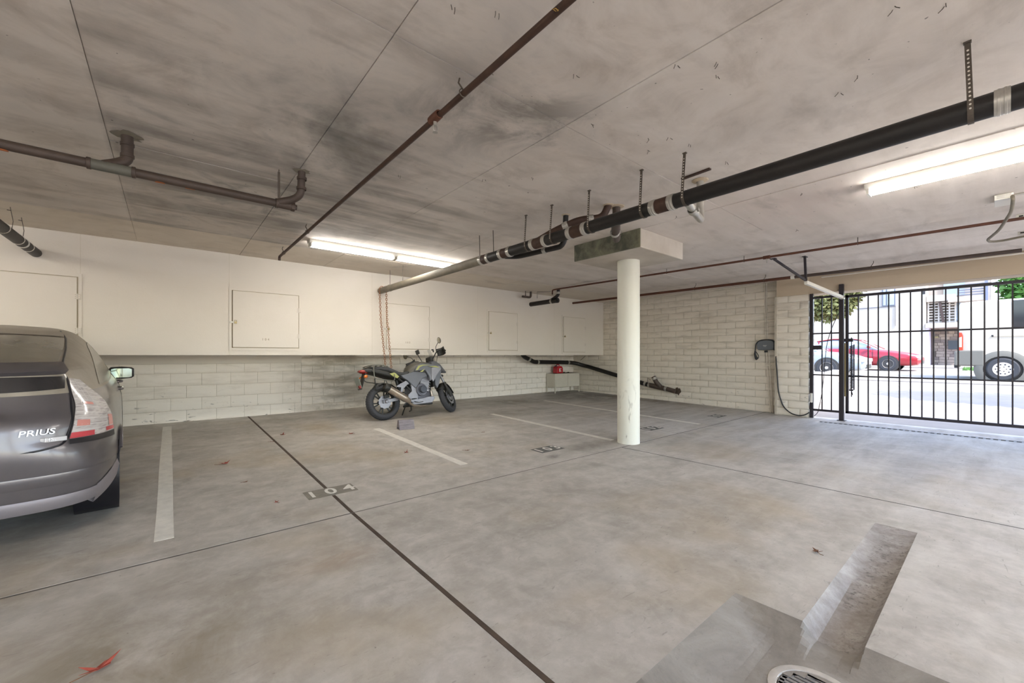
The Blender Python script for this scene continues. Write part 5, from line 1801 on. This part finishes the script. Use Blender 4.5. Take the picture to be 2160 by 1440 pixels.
# side glass, pillars, mirrors, handles
pair(patch([(0, .975, 60), (1, 1.25, 84)], [(0, .965, 112), (1, 1.31, 95)], .003, 24, 8), 'side_window', M_CARGLASS)
for s_ in (-1, 1):
    mb = loft([(s_ * .93, 0, 0, 0, 0)], 4) if False else MB()
    cx_, cy_, cz_ = s_ * .865, 2.80, .945
    sec = []
    for (dx_, hw_, hh_) in ((-.105, .03, .05), (-.09, .045, .066), (0, .055, .072), (.085, .045, .062), (.105, .03, .045)):
        row = []
        for i in range(17):
            a = 2 * PI * i / 16
            row.append((cx_ + s_ * dx_, cy_ + hw_ * math.cos(a) + (0.012 if math.cos(a) > 0 else 0), cz_ + hh_ * abs(math.sin(a)) ** .7 * (1 if math.sin(a) > 0 else -1)))
        sec.append(row)
    mb.grid(sec)
    mb.add(sec[0][:-1], [tuple(range(16))]).add(sec[-1][:-1], [tuple(range(16))])
    ms = co(mb, 'door_mirror', M_TRIM, None, 50)
    gr = [[(cx_ + s_ * dx_, cy_ - .0555 + abs(dx_) * .08, cz_ + dz_ * (.052 if abs(dx_) < .08 else .042)) for dz_ in (-1, 1)] for dx_ in (-.088, -.06, 0, .06, .085)]
    co(MB().grid(gr), 'mirror_glass', mat('car_mirror_glass', '#8f9a8c', .08, .9), ms)
    co(MB().bar((cx_ - s_ * .09, cy_ + .01, cz_ - .05), (cx_ - s_ * .16, cy_ + .02, cz_ - .09), .07, .03), 'mirror_arm', M_TRIM, ms, None, .008)
    for yy in (1.55, 2.55):
        co(MB().tube(bend([(s_ * (f_w(.86) - .01), yy, .86), (s_ * (f_w(.86) + .03), yy + .03, .86), (s_ * (f_w(.86) + .03), yy + .17, .86), (s_ * (f_w(.86) - .01), yy + .2, .86)], .02, 3), .012, 8), 'door_handle', M_CAR, None, 50)
pair(MB().tube([SN(z, R(86 + 8 * (z - .3)), .0) for z in np.linspace(.30, 1.29, 20)], .004, 5), 'door_seam', M_TRIM)

# ================================================================== CABINET, CAN, WHEEL STOP, LEAVES
cb = empty('metal_cabinet', (9.15, 8.48, fz(8.48)))
tag(cb, 'low white metal cabinet on thin legs in the corner', 'cabinet')
M_CAB = mat('cabinet_enamel', '#c9c2b2', .45, var=.04)
zf_ = fz(8.48)
MB().box(8.60, 9.68, 8.30, 8.66, .28, .68).obj('body', M_CAB, cb, bevel=.006)
MB().box(8.62, 9.138, 8.292, 8.302, .295, .665).obj('door', M_CAB, cb, bevel=.003)
MB().box(9.142, 9.66, 8.292, 8.302, .295, .665).obj('door', M_CAB, cb, bevel=.003)
for x in (8.615, 9.665):
    for y in (8.315, 8.645):
        MB().box(x - .014, x + .014, y - .014, y + .014, fz(y) - .002, .285).obj('leg', M_CAB, cb)
MB().box(8.63, 9.65, 8.32, 8.64, .675, .684).obj('top_tray', mat('tray_dark', '#54483c', .8), cb)
gc = empty('fuel_can', (8.90, 8.47, .684))
tag(gc, 'red plastic fuel can standing on the white metal cabinet', 'fuel can')
M_RED = mat('red_plastic', '#b5202a', .35)
MB().prism([(8.77, .684), (9.03, .684), (9.03, .84), (8.99, .885), (8.95, .90), (8.84, .90), (8.80, .88), (8.77, .83)], 8.38, 8.56, 'y').obj('body', M_RED, gc, bevel=.02, seg=3)
MB().tube(bend([(8.84, 8.47, .895), (8.85, 8.47, .945), (8.94, 8.47, .945), (8.955, 8.47, .90)], .025, 4), .014, 8).obj('handle', M_RED, gc, smooth=60)
MB().lathe([(.032, 0), (.032, .03), (.025, .035), (0, .035)], 16, Matrix.Translation((8.81, 8.47, .885))).obj('cap', M_BLACKPLASTIC, gc, smooth=40)
lm = mat('can_label', '#e8e2d8', .5)
MB().box(8.86, 8.90, 8.376, 8.381, .73, .83).box(8.90, 8.95, 8.376, 8.381, .815, .83).box(8.90, 8.94, 8.376, 8.381, .765, .78).box(8.90, 8.95, 8.376, 8.381, .73, .745).obj('printed_mark', lm, gc)
b = MB()
rs = random.Random(21)
for (x, y, s_) in ((9.14, 8.45, .035), (9.22, 8.42, .022), (9.35, 8.47, .03)):
    t = MB().lathe([(0, 0), (s_, .002), (s_ * 1.1, s_ * .5), (s_ * .6, s_ * .9), (0, s_)], 9, Matrix.Translation((x, y, .684)) @ Matrix.Diagonal((1.5, .8, 1, 1)))
    lbl = {.035: 'largest dark scrap lying on the cabinet beside the red can', .022: 'smallest dark scrap lying on the cabinet top', .03: 'dark scrap lying on the cabinet top furthest from the can'}[s_]
    tag(t.obj('debris_scrap', mat('dark_scrap', '#40362c', .8), smooth=40), lbl, 'debris')

ws = empty('wheel_stop', (2.86, 6.03, fz(6.0)))
tag(ws, 'small grey wedge-shaped rubber wheel stop standing before the motorcycle', 'wheel stop')
z0 = fz(5.98)
k = NT('grey_rubber', .8)
M_WS = k.out(k.ramp(k.noise(9, 6, .7, .2, k.mapped((1, 1, 6))), [(.3, '#6c6568'), (.7, '#8b8385')]), k.noise(60, 4), .3, .005)
cs, sn = math.cos(R(4)), math.sin(R(4))
Mws = Matrix.Translation((2.86, 6.02, z0)) @ Matrix.Rotation(R(-8), 4, 'Z')
prof = [(-.085, 0), (-.028, .145), (.028, .145), (.085, 0), (.060, 0), (.035, .03), (-.035, .03), (-.060, 0)]
bb = MB().prism([(u, v) for u, v in prof], -.12, .12, 'x')
bb.v = [tuple(Mws @ Vector(p)) for p in bb.v]
bb.obj('wedge', M_WS, ws, bevel=.006)
for i in range(3):
    g_ = MB()
    t_ = .25 + .25 * i
    yy, zz = -.085 + .057 * t_, .145 * t_
    g_.box(-.118, .118, yy - .003, yy + .003, zz - .004, zz + .004)
    g_.v = [tuple(Mws @ Vector(p)) for p in g_.v]
    g_.obj('rib', M_WS, ws)

M_LEAF = mat('dry_leaf_red', '#8f3a28', .7, var=.3, vscale=30)
M_LEAF2 = mat('dry_leaf_brown', '#6d4a33', .75, var=.3, vscale=30)


def leaf(x, y, s_, rot, m, label, lift=.012, sd=1, asp=.7):
    rr_ = random.Random(sd)
    o = empty('dry_leaf', (x, y, fz(y)))
    tag(o, label, 'leaf', None)
    lobes = []
    n = 5
    pts = []
    for i in range(n * 2):
        a = 2 * PI * i / (n * 2)
        r_ = s_ * (1.0 if i % 2 == 0 else .42) * rr_.uniform(.75, 1.15)
        pts.append((r_ * math.cos(a), r_ * math.sin(a) * asp))
    b = MB()
    Mr = Matrix.Translation((x, y, fz(y) + .004)) @ Matrix.Rotation(rot, 4, 'Z')
    ring = [Mr @ Vector((u, v, lift * (abs(u) / s_) ** 1.5 * rr_.uniform(.4, 1.6))) for u, v in pts]
    mid = Mr @ Vector((0, 0, .001))
    b.add(ring + [mid], [(i, (i + 1) % len(ring), len(ring)) for i in range(len(ring))])
    bo = b.obj('blade', m, o)
    bo.modifiers.new('thick', 'SOLIDIFY').thickness = .0012
    MB().tube([Mr @ Vector((-s_ * .2, 0, .003)), Mr @ Vector((-s_ * 1.1, s_ * .15, .004)), Mr @ Vector((-s_ * 1.6, s_ * .05, .008))], .0018, 5).obj('stalk', M_LEAF2, o)
    return o


leaf(.464, 5.373, .062, .3, M_LEAF, 'curled red leaf beside the stall line near the grey car', .03, 1)
leaf(1.25, 6.62, .055, 1.1, M_LEAF, 'red leaf on the bare floor beneath locker door 104', .02, 2)
leaf(1.055, 6.21, .035, .2, M_LEAF2, 'small brown leaf lying in the dark floor joint', .01, 3)
leaf(2.045, 6.12, .05, 2.0, M_LEAF, 'red leaf on the floor left of the grey wheel stop', .02, 4)
leaf(2.212, 4.64, .035, .7, M_LEAF, 'small red leaf between number 104 and the faded stall line', .025, 5)
leaf(2.865, 4.29, .04, -.4, M_LEAF2, 'flat brown leaf between the faded stall line and number 103', .01, 6)
leaf(.673, 3.80, .028, 1.9, M_LEAF, 'small dark red leaf just left of the number 104', .03, 7)
leaf(.549, 4.54, .028, .4, M_LEAF2, 'small brown leaf between the stall line and number 104', .012, 8)
leaf(3.067, .726, .036, .9, M_LEAF2, 'crumpled brown leaf beside the concrete trough', .035, 9)
leaf(-.205, 2.245, .085, .55, M_LEAF, 'large rust-coloured leaf curled at the bottom left of the floor', .05, 14, .28)
leaf(3.68, 5.06, .03, .1, M_LEAF2, 'small brown leaf on the floor near the white line by the column', .01, 11)

# ================================================================== OUTSIDE THE GATE
def gz(x):
    return float(np.interp(x, [9.9, 11, 17, 19.5, 24, 29, 33, 60], [0.0, .03, .40, .45, .54, .60, .63, .8]))


M_DRIVE = mat('driveway_concrete', '#87817b', .8, var=.12, vscale=1.5)
M_ROAD = mat('sun_bleached_road', '#9a938b', .85, var=.08, vscale=1.2)
M_WALK = mat('sidewalk_concrete', '#938c85', .85, var=.08)
M_STUCCO = mat('cream_stucco', '#bfb4aa', .85, var=.04, vscale=3)
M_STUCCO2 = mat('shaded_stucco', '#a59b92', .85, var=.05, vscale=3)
def ground(name, x0, x1, y0, y1, m, label, dz=0.0):
    n = max(2, int((x1 - x0) / 1.0))
    P = [[(x0 + (x1 - x0) * i / n, y0, gz(x0 + (x1 - x0) * i / n) + dz), (x0 + (x1 - x0) * i / n, y1, gz(x0 + (x1 - x0) * i / n) + dz)] for i in range(n + 1)]
    o = MB().slab_grid(P, (0, 0, -.25)).obj(name, m, recenter=False)
    return tag(o, label, kind='structure')


ground('floor_driveway', 9.86, 17.2, -9, 12, M_DRIVE, 'pale concrete driveway rising to the street')
ground('floor_sidewalk', 17.2, 18.1, -30, 40, M_WALK, 'pale sidewalk beyond the driveway', .03)
ground('floor_street', 18.1, 28.2, -40, 50, M_ROAD, 'sun bleached street')
ground('floor_far_bank', 28.2, 60, -40, 50, M_WALK, 'pale ground in front of the far building', .05)

lw = MB()
a0, a1 = Vector((10.06, 2.52, 0)), Vector((16.9, 3.35, 0))
lw.add([(10.06, 2.52, -.1), (16.9, 3.35, .2), (16.9, 3.55, .2), (10.06, 2.72, -.1), (10.06, 2.52, .74), (16.9, 3.35, .74), (16.9, 3.55, .74), (10.06, 2.72, .74)],
       [(0, 3, 2, 1), (4, 5, 6, 7), (0, 1, 5, 4), (1, 2, 6, 5), (2, 3, 7, 6), (3, 0, 4, 7)])
tag(lw.obj('planter_wall', M_STUCCO, bevel=.02), 'low white planter wall beside the driveway', 'wall')
bedo = MB().add([(10.06, 2.70, .66), (16.9, 3.50, .66), (16.9, 7, .7), (10.06, 7, .7), (10.06, 2.70, .4), (16.9, 3.50, .4), (16.9, 7, .4), (10.06, 7, .4)], [(0, 1, 2, 3), (4, 7, 6, 5), (0, 4, 5, 1), (1, 5, 6, 2), (2, 6, 7, 3), (3, 7, 4, 0)]).obj('floor_planter_bed', M_WALK)
tag(bedo, 'gravel planter bed behind the low wall', kind='structure')


def foliage(b, c, r, n, s_, rnd, flat=1.0, hang=0.0):
    for _ in range(n):
        while True:
            p = Vector((rnd.uniform(-1, 1), rnd.uniform(-1, 1), rnd.uniform(-1, 1)))
            if .25 < p.length < 1:
                break
        q = Vector((c[0] + p.x * r[0], c[1] + p.y * r[1], c[2] + p.z * r[2]))
        d = Vector((rnd.gauss(0, 1), rnd.gauss(0, 1), rnd.gauss(0, .6) - hang)).normalized()
        u = d.cross(Vector((rnd.gauss(0, 1), rnd.gauss(0, 1), rnd.gauss(0, 1)))).normalized()
        k1 = s_ * rnd.uniform(.6, 1.4)
        b.add([q, q + d * k1 * .5 + u * k1 * .25, q + d * k1, q + d * k1 * .5 - u * k1 * .25], [(0, 1, 2, 3)])
    return b


M_LEAFG = mat('leaf_green', '#5c8a3f', .6, var=.35, vscale=4)
M_LEAFO = mat('leaf_olive', '#6f7040', .65, var=.4, vscale=4)
M_LEAFD = mat('leaf_dusty', '#8d9a70', .65, var=.3, vscale=8)
M_BARK = mat('bark', '#5d4a3a', .9, var=.3)
rf = random.Random(31)


def tree(name, base, h, blobs, m, s_, label, hang=0.0):
    o = empty(name, base)
    tag(o, label, 'tree')
    top = Vector(base) + Vector((0, 0, h))
    MB().tube([base, (base[0] + .1, base[1] - .1, base[2] + h * .5), tuple(top)], [.16, .12, .05], 8).obj('trunk', M_BARK, o, smooth=60)
    b = MB()
    for c, r, n in blobs:
        foliage(b, c, r, n, s_, rf, 1, hang)
    f = b.obj('foliage', m, o, fix=False)
    f['kind'] = 'stuff'
    br = MB()
    for c, r, n in blobs:
        br.tube([tuple(Vector(base) + Vector((0, 0, h * .55))), c], [.07, .03], 6)
    br.obj('branches', M_BARK, o)
    return o


tree('conifer_tree', (26.6, 7.9, gz(26.6)), 4.6, [((26.3, 5.9, 4.1), (1.0, 1.3, 1.1), 5200), ((26.5, 5.1, 4.5), (.8, .75, .9), 2600), ((26.6, 6.4, 5.6), (1.2, 1.6, 1.2), 2600)], M_LEAFO, .22, 'olive green drooping tree behind the barred side panel', .6)
tree('leafy_tree', (34.5, -2.0, gz(34.5)), 5.0, [((34.2, -1.25, 5.0), (1.2, 1.3, 1.6), 3800), ((34.4, -2.8, 5.0), (1.4, 1.6, 2.0), 2200), ((34.6, -2.2, 7.2), (1.6, 2.2, 1.6), 2200)], M_LEAFG, .28, 'bright green leafy tree above the white van roof', .1)
tree('added_shade_tree', (12.6, -5.2, gz(12.6)), 4.9, [((13.0, -2.9, 5.0), (1.0, 1.7, .7), 2600), ((12.7, -4.6, 5.4), (1.3, 1.3, 1.0), 2000)], M_LEAFG, .26, 'unseen leafy tree added right of the driveway to shade its middle', .1)  # out of view, added to cast the band of shade across the driveway
b = foliage(MB(), (18.2, 4.05, .60), (.35, .55, .16), 500, .09, rf)
for i, (x, y, hx, lb) in enumerate(((12.5, 3.5, .12, 'small grey-green plant on the planter bed nearest the gate'), (15.2, 4.1, .22, 'bushy grey-green plant on the planter bed before the white car'))):
    sh = empty('planter_shrub', (x, y, .66))
    tag(sh, lb, 'plant')
    f = foliage(MB(), (x, y, .66 + hx * .6), (.3, .35, hx), 380, .07, rf).obj('foliage', M_LEAFD, sh, fix=False)
    f['kind'] = 'stuff'
    MB().tube([(x, y, .62), (x, y, .66 + hx * .6)], .012, 6).obj('stem', M_BARK, sh)
gb = MB()
for _ in range(2500):
    x, y = rf.uniform(26.0, 28.1), rf.uniform(-3.0, 1.0)
    h_ = rf.uniform(.06, .16)
    a = rf.uniform(0, PI)
    gb.add([(x - .02 * math.cos(a), y - .02 * math.sin(a), gz(x)), (x + .02 * math.cos(a), y + .02 * math.sin(a), gz(x)), (x + rf.uniform(-.03, .03), y + rf.uniform(-.03, .03), gz(x) + h_)], [(0, 1, 2)])
gr_ = gb.obj('grass_strip', M_LEAFG, fix=False)
tag(gr_, 'green grass strip beyond the street under the white van', 'grass', kind='stuff')


# ------------------------------------------------------------------ street vehicles
def street_wheel(root, x, y, z, r, w, face, m_rim, label=None):
    Mw = axis_M((x, y, z), (face, 0, 0))
    t = MB().lathe([(r * .62, -w / 2), (r * .9, -w / 2), (r, -w * .3), (r, w * .3), (r * .9, w / 2), (r * .62, w / 2)], 30, Mw).obj('tyre', M_RUBBER, root, smooth=40)
    rim = MB().lathe([(r * .64, w / 2 - .02), (r * .60, w / 2 + .004), (r * .55, w / 2 - .02), (r * .2, w / 2 - .03), (r * .16, w / 2), (0, w / 2)], 30, Mw).obj('wheel_rim', m_rim, t, smooth=40, world=False)
    hb = MB()
    for i in range(10):
        a = 2 * PI * i / 10
        hb.lathe([(r * .055, w / 2 - .014), (0, w / 2 - .013)], 8, Mw @ Matrix.Translation((r * .42 * math.cos(a), r * .42 * math.sin(a), 0)))
    for i in range(5):
        a = 2 * PI * i / 5
        hb.lathe([(r * .04, w / 2 - .0), (0, w / 2 + .001)], 8, Mw @ Matrix.Translation((r * .2 * math.cos(a), r * .2 * math.sin(a), 0)))
    hb.obj('rim_holes', M_BLACK, rim, world=False)
    return t


def yloft(root, st, name, m, e=3.5, n=24, bevel=0):
    """stations along y: (y, xc, zlo, zhi, half width)"""
    b = MB()
    rows = []
    for (y, xc, z0, z1, hw) in st:
        row = []
        for k_ in range(n + 1):
            a = 2 * PI * k_ / n
            c_, s_ = math.cos(a), math.sin(a)
            row.append((xc + hw * abs(c_) ** (2 / e) * (1 if c_ >= 0 else -1), y, (z0 + z1) / 2 + (z1 - z0) / 2 * abs(s_) ** (2 / e) * (1 if s_ >= 0 else -1)))
        rows.append(row)
    b.grid(rows)
    b.add(rows[0][:-1], [tuple(range(n))]).add(rows[-1][:-1], [tuple(range(n))])
    return b.obj(name, m, root, smooth=40)


def sedan(x0, ynose, gzv, m, m_rim, label, name, wheel_f, wheelbase, r, hood_z, roof_z, suv=False):
    """car facing -y, near side at x0"""
    hw = .88
    xc = x0 + hw
    L = 4.5
    root = empty(name, (xc, ynose + L / 2, gzv))
    tag(root, label, 'car')
    g = gzv
    yloft(root, [(ynose, xc, g + .35, g + .60, .55), (ynose + .10, xc, g + .25, g + .70, .74), (ynose + .4, xc, g + .22, g + hood_z - .14, .85), (ynose + .9, xc, g + .22, g + hood_z - .05, hw), (ynose + 1.5, xc, g + .22, g + hood_z + .02, hw),
                 (ynose + 2.5, xc, g + .22, g + hood_z + .06, hw), (ynose + 3.6, xc, g + .22, g + hood_z + .08, hw), (ynose + 4.2, xc, g + .25, g + hood_z + .02, .84), (ynose + L, xc, g + .35, g + hood_z - .15, .72)], 'body', m, 5)
    yloft(root, [(ynose + 1.35, xc, g + hood_z - .1, g + hood_z + .03, .72), (ynose + 1.8, xc, g + hood_z - .1, g + roof_z - .17, .70), (ynose + 2.2, xc, g + hood_z - .1, g + roof_z - .03, .66), (ynose + 3.0, xc, g + hood_z - .1, g + roof_z - .01, .65), (ynose + 3.6, xc, g + hood_z - .1, g + roof_z - .12, .66), (ynose + 4.2, xc, g + hood_z - .1, g + hood_z + .06, .66)], 'windows', mat('street_car_glass', '#a9b6c2', .1, spec=.8), 4)
    yloft(root, [(ynose + 2.0, xc, g + roof_z - .085, g + roof_z - .06, .60), (ynose + 2.3, xc, g + roof_z - .05, g + roof_z, .645), (ynose + 3.0, xc, g + roof_z - .05, g + roof_z + .01, .64), (ynose + 3.6, xc, g + roof_z - .14, g + roof_z - .09, .63)], 'roof', m, 4)
    for s_ in (-1, 1):
        for yy in (1.32, 2.55, 3.55):
            z1 = g + roof_z - (.06 if yy < 3 else .13)
            y1 = ynose + yy + (.75 if yy < 2 else 0.05 if yy < 3 else -.05)
            MB().bar((xc + s_ * .765, ynose + yy, g + hood_z + .03), (xc + s_ * .665, y1, z1), .045, .03).obj('pillar', m, root)
        for wy in (wheel_f, wheel_f + wheelbase):
            Ma = axis_M((xc + s_ * (hw - .10), wy, g + r), (s_, 0, 0))
            MB().lathe([(r * 1.16, -.12), (r * 1.16, .108), (0, .108)], 28, Ma).obj('wheel_arch', mat('arch_shade', '#3d3a38', .8), root, smooth=40)
            street_wheel(root, xc + s_ * (hw - .08), wy, g + r, r, .2, s_, m_rim)
        MB().box(xc + s_ * .60 - .14, xc + s_ * .60 + .14, ynose - .0, ynose + .25, g + .55, g + .68).obj('headlight', mat('headlamp', '#e6e4e0', .15), root, bevel=.03)
    MB().box(xc - .4, xc + .4, ynose - .01, ynose + .06, g + .32, g + .46).obj('grille', M_BLACKPLASTIC, root, bevel=.01)
    MB().bar((xc - hw - .09, ynose + 1.65, g + hood_z + .12), (xc - hw + .06, ynose + 1.62, g + hood_z + .09), .12, .1).obj('door_mirror', m, root, bevel=.03)
    for yy in (1.5, 2.6):
        MB().box(x0 - .002, x0 + .01, ynose + yy, ynose + yy + .012, g + .3, g + hood_z).obj('door_seam', M_BLACKPLASTIC, root)
    return root


M_WCAR = mat('silver_white_paint', '#98a0aa', .3, .2, coat=.6)
M_RCAR = mat('red_paint', '#9a1c2a', .3, .1, coat=.6)
M_RIM = mat('alloy_rim', '#cfc9c2', .35, .6)
sedan(18.45, 3.02, gz(18.6), M_WCAR, M_RIM, 'silver white car parked behind the barred side panel', 'silver_car', 4.06, 2.7, .33, .95, 1.55)
sedan(23.9, 2.10, gz(24), M_RCAR, M_RIM, 'red sedan on the street behind the gate bars', 'red_car', 3.10, 2.65, .31, .94, 1.46)

# van
GV = gz(19.5) + .0
vn = empty('delivery_van', (20.5, -2, GV))
tag(vn, 'tall white delivery van parked on the street beyond the gate', 'van')
M_VAN = mat('van_white', '#bbae9d', .4, coat=.3)
M_CLAD = mat('van_cladding', '#6b675e', .7)
yloft(vn, [(.86, 20.52, GV + .45, GV + 2.35, .98), (.80, 20.52, GV + .42, GV + 2.47, 1.02), (.4, 20.52, GV + .42, GV + 2.50, 1.02), (-2.5, 20.52, GV + .42, GV + 2.50, 1.02), (-3.6, 20.52, GV + .42, GV + 2.40, 1.02), (-4.3, 20.52, GV + .42, GV + 1.35, 1.0), (-4.95, 20.52, GV + .45, GV + 1.05, .92), (-5.1, 20.52, GV + .5, GV + .85, .8)], 'body', M_VAN, 12, 40)
MB().box(19.475, 19.53, .30, .85, GV + .44, GV + .92).box(19.475, 19.6, .83, .93, GV + .44, GV + .90).obj('rear_cladding', M_CLAD, vn, bevel=.03)
MB().box(19.475, 19.53, -3.6, -.58, GV + .42, GV + .70).obj('side_cladding', M_CLAD, vn, bevel=.03)
MB().lathe([(.40, .0), (.40, .05), (.54, .05), (.60, .0)], 32, axis_M((19.53, -.075, GV + .34), (-1, 0, 0)), a0=PI * 0, a1=2 * PI).obj('wheel_arch', M_CLAD, vn, smooth=40)
MB().lathe([(.41, 0), (.41, .02), (0, .02)], 32, axis_M((19.51, -.075, GV + .34), (-1, 0, 0))).obj('wheel_well', M_VOID, vn)
for yy in (-.075, -4.1):
    for xx, fc in ((19.56, -1), (21.48, 1)):
        street_wheel(vn, xx, yy, GV + .343, .343, .22, fc, mat('van_steel_rim', '#d9cfc6', .5, .3))
MB().prism([(.74, GV + .93), (.845, GV + .93), (.85, GV + 1.40), (.83, GV + 1.50), (.77, GV + 1.50), (.74, GV + 1.40)], 19.485, 19.56, 'x').obj('tail_lamp', mat('van_lamp_red', '#e2402a', .25), vn, bevel=.015)
MB().prism([(.77, GV + 1.03), (.83, GV + 1.03), (.83, GV + 1.33), (.77, GV + 1.36)], 19.475, 19.49, 'x').obj('tail_lamp_lens', mat('van_lamp_white', '#f2e2dc', .2), vn, bevel=.004)
MB().box(19.485, 19.52, -2.3, -.26, GV + 1.58, GV + 2.43).obj('side_window', mat('van_black_glass', '#2b2a2c', .12), vn, bevel=.02)
MB().box(19.48, 19.51, -3.4, .12, GV + 1.35, GV + 1.385).obj('door_track', mat('van_track', '#b9ad9b', .5), vn)
MB().box(19.47, 19.50, .11, .15, GV + 1.34, GV + 1.395).obj('track_end', M_BLACKPLASTIC, vn)
MB().box(19.485, 19.51, -.62, -.60, GV + .7, GV + 1.3).obj('door_seam', mat('van_seam', '#8a5a86', .6), vn)
MB().box(19.7, 21.3, .86, .95, GV + .36, GV + .5).obj('rear_bumper', M_BLACKPLASTIC, vn, bevel=.02)
MB().box(19.46, 19.53, -3.9, -3.3, GV + 1.45, GV + 2.1).obj('cab_window', mat('van_black_glass', '#2b2a2c', .12), vn, bevel=.02)

# ------------------------------------------------------------------ far building
bd = empty('apartment_building', (33, 4, gz(33)))
tag(bd, 'cream stucco apartment building across the street', 'building')
G0 = gz(32)
FX = 32.0
MB().box(FX, FX + 8, 2.60, 16, G0 - .2, 9).obj('wall', M_STUCCO, bd, bevel=.02)
MB().box(FX + 1.3, FX + 8, .30, 2.60, 2.70, 9).obj('wall', M_STUCCO2, bd)
M_STONE = mat('entry_stone', '#8f7f74', .85, var=.2, vscale=6)
ew = MB().box(FX + 1.3, FX + 1.6, .30, 2.62, G0 - .2, 2.72).obj('entry_wall', mat('entry_mortar', '#77695f', .9), bd)
rs = random.Random(8)
sm_ = [MB().box(-.02, .05, 0, w - .012, 0, .148).mesh('stone', M_STONE) for w in (.30, .36, .24)]
STM = [M_STONE, mat('entry_stone_b', '#9f8e80', .85, var=.2), mat('entry_stone_c', '#7d6f68', .85, var=.2)]
for j in range(13):
    y = .32 - (j % 2) * .12
    while y < 2.5:
        i = rs.randrange(3)
        w = (.30, .36, .24)[i]
        if y + w > 2.58:
            break
        if y > .3:
            o = bpy.data.objects.new('stone', sm_[i])
            COL.objects.link(o)
            o.location = (FX + 1.29 - rs.uniform(0, .015), y, G0 + .03 + j * .16)
            o.parent = ew
            o.material_slots[0].link = 'OBJECT'
            o.material_slots[0].material = rs.choice(STM)
        y += w
MB().box(FX + 1.22, FX + 1.3, 1.42, 1.82, 1.55, 2.03).obj('mail_box', mat('mailbox_grey', '#4b4d4f', .5, .3), bd)
MB().box(FX + 1.20, FX + 1.3, 2.20, 2.34, 2.20, 2.28).obj('entry_lamp', M_BRASS, bd)
MB().box(FX + 1.0, FX + 1.28, 2.40, 2.50, G0, 2.72).obj('door_jamb', mat('dark_jamb', '#5b4c45', .7), bd)
MB().box(FX - .1, FX + 1.6, .28, 2.6, 2.72, 2.98).obj('balcony_slab', M_STUCCO, bd)
# breeze-block screen over the entry
for i in range(8):
    MB().box(FX + .25, FX + .32, 1.45, 2.55, 3.02 + i * .15, 3.07 + i * .15).obj('screen_slat', M_STUCCO, bd)
for y in (1.50, 1.72, 2.12, 2.30, 2.52):
    MB().box(FX + .24, FX + .33, y - .03, y + .03, 2.98, 4.16).obj('screen_post', M_STUCCO, bd)
MB().bar((FX + .2, 2.08, 4.15), (FX + .2, 1.92, 2.85), .10, .1).obj('stair_beam', mat('dark_timber', '#54413a', .7), bd)
MB().box(FX + .1, FX + 1.5, 1.50, 2.58, 4.16, 4.5).obj('balcony_slab', M_STUCCO, bd)
MB().box(FX + .6, FX + 1.0, 1.30, 1.55, 3.1, 4.1).obj('shutter', mat('blue_shutter', '#9fb2c6', .6), bd)
# upper balcony with dark slats
MB().box(FX - .2, FX + 1.5, .42, 1.75, 4.05, 4.30).obj('balcony_slab', M_STUCCO, bd)
for i in range(5):
    MB().box(FX - .2, FX - .12, .45, 1.35, 4.34 + i * .13, 4.40 + i * .13).obj('railing_slat', mat('slate_slat', '#70707a', .6), bd)
MB().box(FX - .25, FX - .1, .36, .47, 4.0, 6.5).obj('corner_post', mat('slate_post', '#75798c', .6), bd)
MB().box(FX + 1.2, FX + 1.31, 1.2, 2.0, 4.5, 5.6).obj('balcony_door', mat('far_glass', '#8d97a5', .15), bd)
# windows of the wing on the left
for (y0, y1, z0, z1) in ((3.83, 4.40, 4.08, 5.35), (6.6, 7.4, 4.08, 5.35), (3.83, 4.40, 7.0, 8.2)):
    wd = MB().box(FX - .05, FX + .02, y0, y1, z0, z1).obj('window', mat('slate_frame', '#6c6f7c', .5), bd)
    ym = y0 + (y1 - y0) * .66
    MB().box(FX - .06, FX - .045, y0 + .05, ym - .03, z0 + .05, z1).obj('pane', mat('far_pane', '#aab6c6', .1, spec=.8), wd, world=False)
    MB().box(FX - .06, FX - .045, ym + .03, y1 - .05, z0 + .05, z1).obj('pane', mat('far_pane', '#aab6c6', .1, spec=.8), wd, world=False)
MB().box(FX - .03, FX + .01, 3.80, 5.6, 4.02, 4.06).obj('wall_trim', mat('slate_frame', '#6c6f7c', .5), bd)
MB().tube([(FX - .05, 3.80, 2.9), (FX - .05, 3.80, 4.05)], .03, 8).obj('downpipe', M_STUCCO2, bd)
MB().box(FX + .02, FX + 1.3, 2.48, 2.62, G0 - .1, 2.75).obj('entry_return', mat('lilac_stucco', '#cfc4dc', .85), bd)
MB().box(FX - .02, FX + .02, 2.62, 2.72, 4.6, 4.85).obj('wall_lamp', M_BLACK, bd)
